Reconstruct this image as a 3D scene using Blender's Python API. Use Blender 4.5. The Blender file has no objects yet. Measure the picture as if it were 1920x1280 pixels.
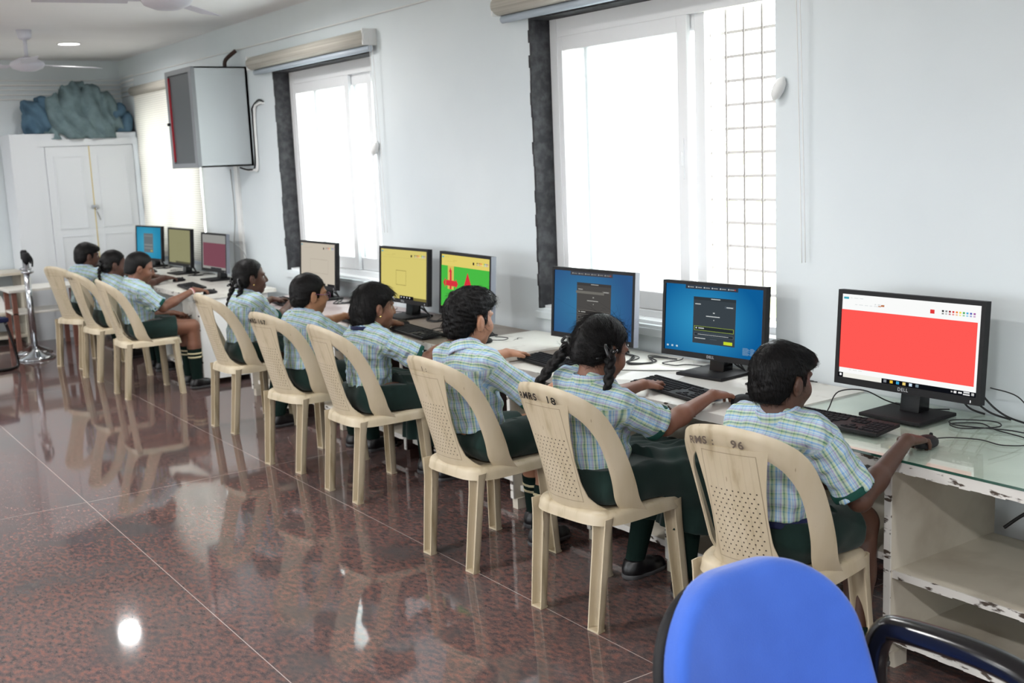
import bpy, bmesh, math, random
import numpy as np
import openvdb
from mathutils import Vector, Matrix
R = math.radians
C = bpy.context.scene.collection
sc = bpy.context.scene
random.seed(7)

# ---------------------------------------------------------------- camera, world, light, exposure
EXPOSURE = 0.54
EMS = 2**-EXPOSURE
cam = bpy.data.cameras.new('camera'); camo = bpy.data.objects.new('camera', cam); C.objects.link(camo)
F = 2118.0
def _n(v): v = np.array(v, float); return v / np.linalg.norm(v)
_dY = _n([-1469, 293, -F]); _dZ = _n([-530, 12660, F]); _dX = np.cross(_dY, _dZ)
_M = Matrix([[*map(float, _dX)], [*map(float, _dY)], [*map(float, _dZ)]]).to_4x4()
camo.matrix_world = Matrix.Translation((0, 0, 1.6)) @ _M
cam.lens = F / 1920 * 36; cam.sensor_width = 36
cam.clip_start = .05; cam.clip_end = 200
cam.dof.use_dof = True; cam.dof.focus_distance = 3.6; cam.dof.aperture_fstop = 5.0
sc.camera = camo

world = bpy.data.worlds.new('overcast_sky'); sc.world = world; world.use_nodes = True
bg = world.node_tree.nodes['Background']
bg.inputs[0].default_value = (.93, .97, 1.0, 1); bg.inputs[1].default_value = 8.0
sc.view_settings.view_transform = 'Standard'; sc.view_settings.look = 'None'
sc.view_settings.exposure = EXPOSURE; sc.view_settings.gamma = 1; sc.view_settings.use_curve_mapping = False
sc.cycles.max_bounces = 8; sc.cycles.diffuse_bounces = 5; sc.cycles.glossy_bounces = 4
sc.cycles.transparent_max_bounces = 12; sc.cycles.caustics_reflective = False; sc.cycles.caustics_refractive = False
sc.cycles.sample_clamp_indirect = 6.0
LAMP_W = 44.0

# ---------------------------------------------------------------- helpers
def srgb(*c):
    return tuple(((v/255) / 12.92 if v/255 <= .04045 else ((v/255 + .055) / 1.055) ** 2.4) for v in c)

def new_mat(name):
    m = bpy.data.materials.new(name); m.use_nodes = True
    nt = m.node_tree; b = nt.nodes['Principled BSDF']
    return m, nt, b

def pm(name, col, rough=.5, spec=.5, metal=0, col2=None, nscale=8, ndet=4, lo=.4, hi=.65, bump=0, bscale=40, stretch=(1, 1, 1), coat=0, trans=0, alpha=1, sheen=0):
    m, nt, b = new_mat(name); N = nt.nodes; L = nt.links
    b.inputs['Base Color'].default_value = (*col, 1); b.inputs['Roughness'].default_value = rough
    b.inputs['Specular IOR Level'].default_value = spec; b.inputs['Metallic'].default_value = metal
    b.inputs['Coat Weight'].default_value = coat; b.inputs['Sheen Weight'].default_value = sheen
    if col2 is not None or bump:
        tc = N.new('ShaderNodeTexCoord'); mp = N.new('ShaderNodeMapping'); mp.inputs['Scale'].default_value = stretch
        L.new(tc.outputs['Object'], mp.inputs[0])
    if col2 is not None:
        nz = N.new('ShaderNodeTexNoise'); nz.inputs['Scale'].default_value = nscale; nz.inputs['Detail'].default_value = ndet
        cr = N.new('ShaderNodeValToRGB'); cr.color_ramp.elements[0].position = lo; cr.color_ramp.elements[1].position = hi
        cr.color_ramp.elements[0].color = (*col, 1); cr.color_ramp.elements[1].color = (*col2, 1)
        L.new(mp.outputs[0], nz.inputs['Vector']); L.new(nz.outputs['Fac'], cr.inputs[0]); L.new(cr.outputs[0], b.inputs['Base Color'])
    if bump:
        n2 = N.new('ShaderNodeTexNoise'); n2.inputs['Scale'].default_value = bscale; n2.inputs['Detail'].default_value = 5
        bp = N.new('ShaderNodeBump'); bp.inputs['Strength'].default_value = bump; bp.inputs['Distance'].default_value = .004
        L.new(mp.outputs[0], n2.inputs['Vector']); L.new(n2.outputs['Fac'], bp.inputs['Height']); L.new(bp.outputs[0], b.inputs['Normal'])
    return m

def emit(name, col, strength=1.0):
    m = bpy.data.materials.new(name); m.use_nodes = True; nt = m.node_tree; nt.nodes.clear()
    e = nt.nodes.new('ShaderNodeEmission'); e.inputs[0].default_value = (*col, 1); e.inputs[1].default_value = strength
    o = nt.nodes.new('ShaderNodeOutputMaterial'); nt.links.new(e.outputs[0], o.inputs[0]); return m

def obj(name, mesh_or_bm, mats, parent=None, smooth=False, loc=None):
    if isinstance(mesh_or_bm, bmesh.types.BMesh):
        me = bpy.data.meshes.new(name); bmesh.ops.recalc_face_normals(mesh_or_bm, faces=mesh_or_bm.faces); mesh_or_bm.to_mesh(me); mesh_or_bm.free()
    else: me = mesh_or_bm; me.name = name
    if not isinstance(mats, (list, tuple)): mats = [mats]
    if not len(me.materials):
        for m in mats: me.materials.append(m)
    if smooth:
        me.polygons.foreach_set('use_smooth', [True]*len(me.polygons))
    o = bpy.data.objects.new(name, me); C.objects.link(o)
    if parent: o.parent = parent
    if loc: o.location = loc
    return o

def tag(o, label=None, cat=None, group=None, kind=None):
    if label: o['label'] = label
    if cat: o['category'] = cat
    if group: o['group'] = group
    if kind: o['kind'] = kind
    return o

def empty(name, loc=(0, 0, 0), rz=0, **k):
    o = bpy.data.objects.new(name, None); o.empty_display_size = .1; C.objects.link(o)
    o.location = loc; o.rotation_euler = (0, 0, rz); return tag(o, **k)

def struct(name, bm, m, smooth=False): return tag(obj(name, bm, m, None, smooth), kind='structure')

def B(): return bmesh.new()

def box(bm, x0, x1, y0, y1, z0, z1, mi=0, M=None, bev=0):
    g = bmesh.ops.create_cube(bm, size=1); vs = g['verts']
    for v in vs:
        v.co = Vector(((x0+x1)/2 + v.co.x*(x1-x0), (y0+y1)/2 + v.co.y*(y1-y0), (z0+z1)/2 + v.co.z*(z1-z0)))
    fs = set(f for v in vs for f in v.link_faces)
    for f in fs: f.material_index = mi
    if bev:
        es = list(set(e for v in vs for e in v.link_edges))
        r = bmesh.ops.bevel(bm, geom=es, offset=bev, segments=2, affect='EDGES', profile=.6)
        vs = list(set(v for f in r['faces'] for v in f.verts) | set(v for v in vs if v.is_valid))
    if M is not None:
        for v in vs:
            if v.is_valid: v.co = M @ v.co
    return vs

def tube(bm, pts, r, n=8, mi=0, caps=True):
    pts = [Vector(p) for p in pts]; rs = r if isinstance(r, (list, tuple)) else [r]*len(pts)
    rings = []; up = None
    for i, p in enumerate(pts):
        t = (pts[min(i+1, len(pts)-1)] - pts[max(i-1, 0)]).normalized()
        if up is None: up = t.orthogonal().normalized()
        up = (up - t*up.dot(t)); up = up.normalized() if up.length > 1e-6 else t.orthogonal().normalized()
        s = t.cross(up)
        rings.append([bm.verts.new(p + (up*math.cos(a) + s*math.sin(a))*rs[i]) for a in [2*math.pi*k/n for k in range(n)]])
    for a, b in zip(rings, rings[1:]):
        for k in range(n):
            f = bm.faces.new((a[k], a[(k+1) % n], b[(k+1) % n], b[k])); f.material_index = mi; f.smooth = True
    if caps and n > 2:
        for q in (rings[0][::-1], rings[-1]):
            f = bm.faces.new(q); f.material_index = mi

def smooth_path(pts, sub=6):
    P = [Vector(p) for p in pts]; out = []
    for i in range(len(P)-1):
        a, b, c, d = P[max(i-1, 0)], P[i], P[i+1], P[min(i+2, len(P)-1)]
        for k in range(sub):
            t = k/sub
            out.append(.5*((2*b) + (c-a)*t + (2*a-5*b+4*c-d)*t*t + (3*b-a-3*c+d)*t**3))
    out.append(P[-1]); return out

def lathe(bm, prof, n=24, cx=0, cy=0, mi=0):
    rings = [[bm.verts.new((cx + r*math.cos(2*math.pi*k/n), cy + r*math.sin(2*math.pi*k/n), z)) for k in range(n)] for r, z in prof]
    for a, b in zip(rings, rings[1:]):
        for k in range(n):
            f = bm.faces.new((a[k], a[(k+1) % n], b[(k+1) % n], b[k])); f.smooth = True; f.material_index = mi
    bm.faces.new(rings[0][::-1]); bm.faces.new(rings[-1])

def text_mesh(s, size, M, depth=0.0):
    cu = bpy.data.curves.new('lettering', 'FONT'); cu.body = s; cu.size = size; cu.align_x = 'CENTER'; cu.align_y = 'CENTER'; cu.extrude = depth; cu.offset = size*.022; cu.space_character = 1.18
    o = bpy.data.objects.new('lettering', cu); C.objects.link(o)
    dg = bpy.context.evaluated_depsgraph_get(); me = bpy.data.meshes.new_from_object(o.evaluated_get(dg))
    bpy.data.objects.remove(o); bpy.data.curves.remove(cu)
    me.transform(M) if M is not None else None
    return me

# ---------------------------------------------------------------- materials
M_wall = pm('wall_paint', srgb(212, 219, 222), .55, .3, col2=srgb(203, 211, 215), nscale=.8, bump=.04, bscale=30)
M_ceil = pm('ceiling_paint', srgb(238, 238, 238), .7, .2, col2=srgb(230, 230, 230), nscale=.7)
M_white = pm('white_gloss_paint', srgb(226, 227, 226), .35, .4)
M_whiteup = pm('white_upvc', srgb(228, 230, 232), .3, .5)
M_granite_jamb = pm('dark_slate_lining', srgb(44, 44, 47), .7, .2, col2=srgb(66, 66, 69), nscale=22, bump=.4, bscale=60)
M_chip_white = pm('worn_white_laminate', srgb(216, 214, 207), .32, .5, col2=srgb(170, 163, 152), nscale=9, ndet=8, lo=.60, hi=.72)
M_chip_edge = pm('chipped_white_edge', srgb(205, 203, 198), .6, .3, col2=srgb(70, 60, 52), nscale=30, ndet=10, lo=.58, hi=.63, stretch=(1, .5, 1.6))
M_lam_dirty = pm('grubby_cream_laminate', srgb(196, 190, 176), .5, .35, col2=srgb(160, 150, 134), nscale=4, ndet=8, lo=.45, hi=.75)
M_brown_lam = pm('grey_brown_laminate', srgb(140, 130, 119), .4, .45, col2=srgb(120, 108, 98), nscale=7, ndet=6)
M_pink_lam = pm('faded_mauve_laminate', srgb(176, 163, 162), .4, .45, col2=srgb(158, 144, 143), nscale=7, ndet=6)
M_dark_wood = pm('dark_brown_wood', srgb(58, 36, 30), .5, .4, col2=srgb(44, 26, 22), nscale=6, stretch=(1, 1, .2))
M_glass_edge = pm('green_glass_edge', srgb(40, 78, 66), .1, .6)
M_black = pm('black_plastic', srgb(26, 26, 28), .6, .25, bump=.05, bscale=300)
M_black_gloss = pm('black_gloss', srgb(16, 16, 18), .18, .5)
M_key = pm('key_plastic', srgb(32, 33, 36), .8, .15)
M_rubber = pm('cable_rubber', srgb(22, 22, 24), .5, .4)
M_silver = pm('silver_plastic', srgb(120, 124, 134), .35, .5)
M_greyw = pm('grey_wire', srgb(150, 152, 152), .5, .4)
M_chrome = pm('chrome', srgb(190, 192, 196), .12, .5, metal=1)
M_cab = pm('grey_enamel', srgb(186, 193, 196), .4, .4)
M_cabdark = pm('smoked_glass', srgb(88, 93, 96), .45, .3)
M_red = pm('red_seal', srgb(170, 30, 45), .5)
M_blind = pm('beige_blind_fabric', srgb(196, 192, 182), .8, .2, col2=srgb(176, 172, 162), nscale=3, stretch=(40, .3, 40))
M_hem = pm('pale_blue_hem_bar', srgb(188, 200, 212), .35, .4)
M_label = pm('logo_grey', srgb(170, 172, 175), .4)
M_skins = [pm('skin_brown', srgb(*c), .5, .4, col2=srgb(*d), nscale=14, lo=.3, hi=.8, bump=.06, bscale=180) for c, d in
           [((121, 82, 64), (108, 71, 55)), ((80, 54, 42), (70, 46, 36)), ((169, 123, 97), (158, 112, 88)), ((86, 58, 47), (75, 49, 40)), ((156, 112, 84), (143, 99, 73))]]
M_lip = pm('lip_skin', srgb(122, 62, 56), .45, .4)
M_hair = pm('black_hair', srgb(7, 6, 7), .5, .18, col2=srgb(12, 10, 10), nscale=60, stretch=(1, 1, .25), bump=.3, bscale=160)
M_scalp = pm('scalp_parting', srgb(120, 92, 78), .6)
M_eye = pm('eye_white', srgb(176, 168, 160), .5)
M_iris = pm('eye_iris', srgb(25, 16, 12), .15)
M_green = pm('dark_green_cloth', srgb(24, 44, 40), .85, .15, col2=srgb(19, 36, 33), nscale=6, bump=.25, bscale=500, sheen=.15)
M_cuff = pm('green_cuff_cloth', srgb(26, 66, 58), .85, .15, bump=.2, bscale=500)
M_sock = pm('dark_green_sock', srgb(22, 38, 34), .9, .1, bump=.3, bscale=600)
M_cream = pm('cream_stripe', srgb(205, 195, 160), .9, .1)
M_shoe = pm('black_leather', srgb(17, 17, 20), .35, .5)
M_sole = pm('grey_sole', srgb(70, 70, 72), .6)
M_navy = pm('navy_webbing', srgb(28, 34, 66), .7, .2)
M_gold = pm('gold_stud', srgb(220, 190, 120), .2, metal=1)
M_blue = pm('royal_blue_upholstery', srgb(60, 100, 192), .85, .15, col2=srgb(54, 92, 180), nscale=5, bump=.25, bscale=350, sheen=.3)
M_clothA = pm('grey_green_dust_sheet', srgb(104, 122, 126), .95, .1, col2=srgb(92, 110, 114), nscale=14, bump=.3, bscale=40)
M_clothB = pm('slate_blue_dust_sheet', srgb(82, 108, 126), .95, .1, col2=srgb(66, 90, 108), nscale=9, bump=.3, bscale=40)
M_ink = pm('black_stencil_ink', srgb(28, 26, 26), .7, .2)
M_inkfade = pm('faded_stencil_ink', srgb(92, 82, 74), .7, .2)
M_paper = pm('white_paper', srgb(232, 232, 230), .8, .1)

def mat_chair(name, holes=False):
    m, nt, b = new_mat(name); N = nt.nodes; L = nt.links
    b.inputs['Roughness'].default_value = .42; b.inputs['Subsurface Weight'].default_value = 0.0
    tc = N.new('ShaderNodeTexCoord'); nz = N.new('ShaderNodeTexNoise'); nz.inputs['Scale'].default_value = 9; nz.inputs['Detail'].default_value = 8
    mp = N.new('ShaderNodeMapping'); mp.inputs['Scale'].default_value = (1.5, 1.5, .35)
    L.new(tc.outputs['Object'], mp.inputs[0]); L.new(mp.outputs[0], nz.inputs['Vector'])
    cr = N.new('ShaderNodeValToRGB'); e = cr.color_ramp.elements
    e[0].position = .35; e[0].color = (*srgb(188, 176, 153), 1); e[1].position = .74; e[1].color = (*srgb(142, 127, 98), 1)
    x = cr.color_ramp.elements.new(.58); x.color = (*srgb(179, 166, 141), 1)
    L.new(nz.outputs['Fac'], cr.inputs[0]); out = cr.outputs[0]
    # scuffs
    n2 = N.new('ShaderNodeTexNoise'); n2.inputs['Scale'].default_value = 26; n2.inputs['Detail'].default_value = 3
    m2 = N.new('ShaderNodeMapping'); m2.inputs['Scale'].default_value = (2, 2, .3); L.new(tc.outputs['Object'], m2.inputs[0]); L.new(m2.outputs[0], n2.inputs['Vector'])
    c2 = N.new('ShaderNodeValToRGB'); c2.color_ramp.elements[0].position = .72; c2.color_ramp.elements[1].position = .78
    L.new(n2.outputs['Fac'], c2.inputs[0])
    mx = N.new('ShaderNodeMix'); mx.data_type = 'RGBA'; L.new(c2.outputs[0], mx.inputs['Factor']); L.new(out, mx.inputs['A']); mx.inputs['B'].default_value = (*srgb(98, 79, 53), 1)
    out = mx.outputs['Result']
    if holes:
        uv = N.new('ShaderNodeUVMap'); sx = N.new('ShaderNodeSeparateXYZ'); L.new(uv.outputs[0], sx.inputs[0])
        def mth(op, a, bb=None, c=None):
            n = N.new('ShaderNodeMath'); n.operation = op
            for i, v in enumerate((a, bb, c)):
                if v is None: continue
                if isinstance(v, (int, float)): n.inputs[i].default_value = v
                else: L.new(v, n.inputs[i])
            return n.outputs[0]
        P = .018
        row = mth('FLOOR', mth('DIVIDE', sx.outputs[1], P*.8)); off = mth('MULTIPLY', mth('MODULO', row, 2.0), .5)
        fx = mth('SUBTRACT', mth('FRACT', mth('ADD', mth('DIVIDE', sx.outputs[0], P), mth('ADD', off, 50.0))), .5)
        fy = mth('SUBTRACT', mth('FRACT', mth('DIVIDE', sx.outputs[1], P*.8)), .5)
        dd = mth('SQRT', mth('ADD', mth('POWER', mth('MULTIPLY', fx, P), 2.0), mth('POWER', mth('MULTIPLY', fy, P*.8), 2.0)))
        hole = mth('LESS_THAN', dd, .0024)
        inr = mth('MULTIPLY', mth('LESS_THAN', mth('ABSOLUTE', sx.outputs[0]), .078), mth('MULTIPLY', mth('GREATER_THAN', sx.outputs[1], .45), mth('LESS_THAN', sx.outputs[1], .665)))
        hole = mth('MULTIPLY', hole, inr)
        # grooves
        gx = mth('ABSOLUTE', mth('SUBTRACT', mth('FRACT', mth('ADD', mth('DIVIDE', sx.outputs[0], .0225), 50.5)), .5))
        gr = mth('MULTIPLY', mth('LESS_THAN', gx, .055), mth('LESS_THAN', mth('ABSOLUTE', sx.outputs[0]), .085))
        gr = mth('MULTIPLY', gr, mth('GREATER_THAN', sx.outputs[1], .43))
        ax = mth('ABSOLUTE', sx.outputs[0])
        vy = mth('MULTIPLY', mth('GREATER_THAN', sx.outputs[1], .433), mth('LESS_THAN', sx.outputs[1], .770))
        b1 = mth('MULTIPLY', mth('LESS_THAN', mth('ABSOLUTE', mth('SUBTRACT', ax, .0855)), .0011), vy)
        b2 = mth('MULTIPLY', mth('LESS_THAN', mth('MINIMUM', mth('ABSOLUTE', mth('SUBTRACT', sx.outputs[1], .769)), mth('ABSOLUTE', mth('SUBTRACT', sx.outputs[1], .434))), .0011), mth('LESS_THAN', ax, .0855))
        gr = mth('MAXIMUM', gr, mth('MAXIMUM', b1, b2))
        m0 = N.new('ShaderNodeMix'); m0.data_type = 'RGBA'; L.new(mth('MULTIPLY', mth('MAXIMUM', b1, b2), .55), m0.inputs['Factor']); L.new(out, m0.inputs['A']); m0.inputs['B'].default_value = (*srgb(96, 80, 58), 1); out = m0.outputs['Result']  # crease shade of the embossed border mixed into the base colour
        m3 = N.new('ShaderNodeMix'); m3.data_type = 'RGBA'; L.new(hole, m3.inputs['Factor']); L.new(out, m3.inputs['A']); m3.inputs['B'].default_value = (*srgb(43, 34, 26), 1)
        out = m3.outputs['Result']
        bp = N.new('ShaderNodeBump'); bp.inputs['Distance'].default_value = .003; bp.inputs['Strength'].default_value = .9; bp.invert = True
        L.new(mth('ADD', gr, hole), bp.inputs['Height']); L.new(bp.outputs[0], b.inputs['Normal'])
    L.new(out, b.inputs['Base Color']); return m
M_chair = mat_chair('cream_plastic'); M_chairh = mat_chair('perforated_cream_plastic', True)

def mat_plaid():
    m, nt, b = new_mat('pastel_plaid_cotton'); N = nt.nodes; L = nt.links
    b.inputs['Roughness'].default_value = .85; b.inputs['Specular IOR Level'].default_value = .15
    uv = N.new('ShaderNodeUVMap'); sx = N.new('ShaderNodeSeparateXYZ'); L.new(uv.outputs[0], sx.inputs[0])
    def stripes(src, period, stops):
        d = N.new('ShaderNodeMath'); d.operation = 'MULTIPLY'; d.inputs[1].default_value = 1/period; L.new(src, d.inputs[0])
        a = N.new('ShaderNodeMath'); a.operation = 'ADD'; a.inputs[1].default_value = 100; L.new(d.outputs[0], a.inputs[0])
        f = N.new('ShaderNodeMath'); f.operation = 'FRACT'; L.new(a.outputs[0], f.inputs[0])
        cr = N.new('ShaderNodeValToRGB'); cr.color_ramp.interpolation = 'LINEAR'
        while len(cr.color_ramp.elements) < len(stops): cr.color_ramp.elements.new(.5)
        for e, (p, c) in zip(cr.color_ramp.elements, stops): e.position = p; e.color = (*srgb(*c), 1)
        L.new(f.outputs[0], cr.inputs[0]); return cr.outputs[0]
    W = (180, 196, 202)
    warp = stripes(sx.outputs[0], .038, [(0, W), (.05, (112, 158, 202)), (.15, (94, 142, 194)), (.20, W), (.25, (172, 186, 150)), (.36, (162, 180, 138)), (.41, (72, 122, 98)), (.485, (54, 102, 82)), (.54, (166, 184, 146)), (.63, (176, 192, 176)), (.68, (150, 146, 186)), (.77, (138, 134, 178)), (.82, W), (.88, (106, 154, 204)), (.95, W)])
    weft = stripes(sx.outputs[1], .040, [(0, (186, 202, 208)), (.2, (182, 198, 202)), (.26, (102, 154, 196)), (.34, (178, 196, 202)), (.55, (174, 190, 170)), (.62, (76, 128, 106)), (.68, (184, 198, 196)), (.85, (164, 162, 186)), (.92, (186, 202, 208))])
    mx = N.new('ShaderNodeMix'); mx.data_type = 'RGBA'; mx.inputs['Factor'].default_value = .33
    L.new(warp, mx.inputs['A']); L.new(weft, mx.inputs['B']); L.new(mx.outputs['Result'], b.inputs['Base Color'])
    tc = N.new('ShaderNodeTexCoord'); nz = N.new('ShaderNodeTexNoise'); nz.inputs['Scale'].default_value = 26; nz.inputs['Detail'].default_value = 3
    L.new(tc.outputs['Object'], nz.inputs['Vector'])
    bp = N.new('ShaderNodeBump'); bp.inputs['Strength'].default_value = .35; bp.inputs['Distance'].default_value = .01
    L.new(nz.outputs['Fac'], bp.inputs['Height']); L.new(bp.outputs[0], b.inputs['Normal'])
    return m
M_plaid = mat_plaid()

def mat_floor():
    m, nt, b = new_mat('polished_red_granite'); N = nt.nodes; L = nt.links
    tc = N.new('ShaderNodeTexCoord'); sx = N.new('ShaderNodeSeparateXYZ'); L.new(tc.outputs['Object'], sx.inputs[0])
    def nz(scale, det, st=(1, 1, 1)):
        mp = N.new('ShaderNodeMapping'); mp.inputs['Scale'].default_value = st; mp.inputs['Rotation'].default_value = (0, 0, .5); L.new(tc.outputs['Object'], mp.inputs[0])
        n = N.new('ShaderNodeTexNoise'); n.inputs['Scale'].default_value = scale; n.inputs['Detail'].default_value = det; L.new(mp.outputs[0], n.inputs['Vector']); return n.outputs['Fac']
    cr = N.new('ShaderNodeValToRGB'); e = cr.color_ramp.elements; e[0].position = .36; e[0].color = (*srgb(68, 62, 63), 1); e[1].position = .66; e[1].color = (*srgb(118, 82, 75), 1)
    q = e.new(.5); q.color = (*srgb(92, 75, 73), 1); L.new(nz(60, 8, (1, .5, 1)), cr.inputs[0])
    c2 = N.new('ShaderNodeValToRGB'); c2.color_ramp.elements[0].position = .6; c2.color_ramp.elements[1].position = .74; L.new(nz(210, 2), c2.inputs[0])
    mx = N.new('ShaderNodeMix'); mx.data_type = 'RGBA'; L.new(c2.outputs[0], mx.inputs['Factor']); L.new(cr.outputs[0], mx.inputs['A']); mx.inputs['B'].default_value = (*srgb(135, 116, 111), 1)
    c3 = N.new('ShaderNodeValToRGB'); c3.color_ramp.elements[0].position = .52; c3.color_ramp.elements[1].position = .72; L.new(nz(3.5, 5), c3.inputs[0])
    m2 = N.new('ShaderNodeMix'); m2.data_type = 'RGBA'; L.new(c3.outputs[0], m2.inputs['Factor']); L.new(mx.outputs['Result'], m2.inputs['A']); m2.inputs['B'].default_value = (*srgb(79, 75, 75), 1)
    def line(src, off, per, w):
        a = N.new('ShaderNodeMath'); a.operation = 'SUBTRACT'; a.inputs[1].default_value = off - 20*per; L.new(src, a.inputs[0])
        p = N.new('ShaderNodeMath'); p.operation = 'PINGPONG'; p.inputs[1].default_value = per/2; L.new(a.outputs[0], p.inputs[0])
        l = N.new('ShaderNodeMath'); l.operation = 'LESS_THAN'; l.inputs[1].default_value = w; L.new(p.outputs[0], l.inputs[0]); return l.outputs[0]
    mm = N.new('ShaderNodeMath'); mm.operation = 'MAXIMUM'; L.new(line(sx.outputs[0], 1.246, .955, .0016), mm.inputs[0]); L.new(line(sx.outputs[1], 2.49, 3.11, .0018), mm.inputs[1])
    m3 = N.new('ShaderNodeMix'); m3.data_type = 'RGBA'; L.new(mm.outputs[0], m3.inputs['Factor']); L.new(m2.outputs['Result'], m3.inputs['A']); m3.inputs['B'].default_value = (*srgb(170, 157, 151), 1)
    L.new(m3.outputs['Result'], b.inputs['Base Color'])
    b.inputs['Specular IOR Level'].default_value = .5
    r = N.new('ShaderNodeMapRange'); r.inputs['To Min'].default_value = .035; r.inputs['To Max'].default_value = .075; L.new(nz(1.4, 4), r.inputs[0]); L.new(r.outputs[0], b.inputs['Roughness'])
    bp = N.new('ShaderNodeBump'); bp.inputs['Strength'].default_value = .015; bp.inputs['Distance'].default_value = .01; L.new(nz(2.2, 2), bp.inputs['Height']); L.new(bp.outputs[0], b.inputs['Normal'])
    return m
M_floor = mat_floor()

def mat_pane(name, tint, gloss=.08, fac=.1):
    m = bpy.data.materials.new(name); m.use_nodes = True; nt = m.node_tree; nt.nodes.clear(); N = nt.nodes
    t = N.new('ShaderNodeBsdfTransparent'); t.inputs[0].default_value = (*tint, 1); g = N.new('ShaderNodeBsdfGlossy'); g.inputs['Roughness'].default_value = gloss
    lw = N.new('ShaderNodeMapRange'); l0 = N.new('ShaderNodeLayerWeight'); p0 = N.new('ShaderNodeMath'); p0.operation = 'POWER'; p0.inputs[1].default_value = 5.0; nt.links.new(l0.outputs['Facing'], p0.inputs[0]); nt.links.new(p0.outputs[0], lw.inputs[0]); lw.inputs['To Min'].default_value = .04; lw.inputs['To Max'].default_value = .9; mx = N.new('ShaderNodeMixShader'); o = N.new('ShaderNodeOutputMaterial')
    nt.links.new(lw.outputs[0], mx.inputs[0]); nt.links.new(t.outputs[0], mx.inputs[1]); nt.links.new(g.outputs[0], mx.inputs[2]); nt.links.new(mx.outputs[0], o.inputs[0]); return m
M_pane = mat_pane('window_glass', (.93, .95, .95))
_nt = M_pane.node_tree; _tl = _nt.nodes.new('ShaderNodeBsdfTranslucent'); _tl.inputs[0].default_value = (.93, .95, .96, 1); _mx = _nt.nodes.new('ShaderNodeMixShader'); _mx.inputs[0].default_value = .72
_old = next(n for n in _nt.nodes if n.type == 'MIX_SHADER' and n is not _mx); _out = next(n for n in _nt.nodes if n.type == 'OUTPUT_MATERIAL')
_nt.links.new(_old.outputs[0], _mx.inputs[1]); _nt.links.new(_tl.outputs[0], _mx.inputs[2]); _nt.links.new(_mx.outputs[0], _out.inputs[0])
M_topglass = mat_pane('desk_glass', (.955, .985, .968), .03)

# ---------------------------------------------------------------- room shell
XW, YF, ZC = 3.40, 11.9, 2.672
XL, YN = -4.6, -3.6
bm = B(); box(bm, XL-.3, XW+.3, YN-.3, YF+.3, -.2, 0); struct('floor', bm, M_floor)
bm = B(); box(bm, XL-.3, XW+.3, YN-.3, YF+.3, ZC, ZC+.2); struct('ceiling', bm, M_ceil)
def wall_x(name, x0, x1, y0, y1, holes, mat):
    bm = B(); ys = y0
    for (a, b, c, d) in sorted(holes):
        box(bm, x0, x1, ys, a, 0, ZC); box(bm, x0, x1, a, b, 0, c); box(bm, x0, x1, a, b, d, ZC); ys = b
    box(bm, x0, x1, ys, y1, 0, ZC); return struct(name, bm, mat)
W1 = (3.115, 4.745, .79, 2.26); W2 = (6.45, 7.993, .79, 2.26); W3 = (9.72, 11.35, .82, 2.28)
wall_x('wall_right', XW, XW+.24, YN, YF, [W1, W2, W3], M_wall)
LW = [(-2.4, -.6, .8, 2.2), (1.0, 2.8, .8, 2.2), (4.4, 6.2, .8, 2.2), (7.8, 9.6, .8, 2.2)]
wall_x('wall_left', XL-.24, XL, YN, YF, LW, M_wall)
bm = B(); box(bm, XL-.24, XW+.24, YF, YF+.24, 0, ZC); struct('wall_far', bm, M_wall)
bm = B(); box(bm, XL-.24, XW+.24, YN-.24, YN, 0, ZC); struct('wall_near', bm, M_wall)
bm = B(); box(bm, -60, 60, -60, 60, -3.3, -3.2); tag(obj('ground', bm, pm('dusty_ground', srgb(190, 186, 170), .9, .1, col2=srgb(170, 172, 140), nscale=.3)), kind='structure')

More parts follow.
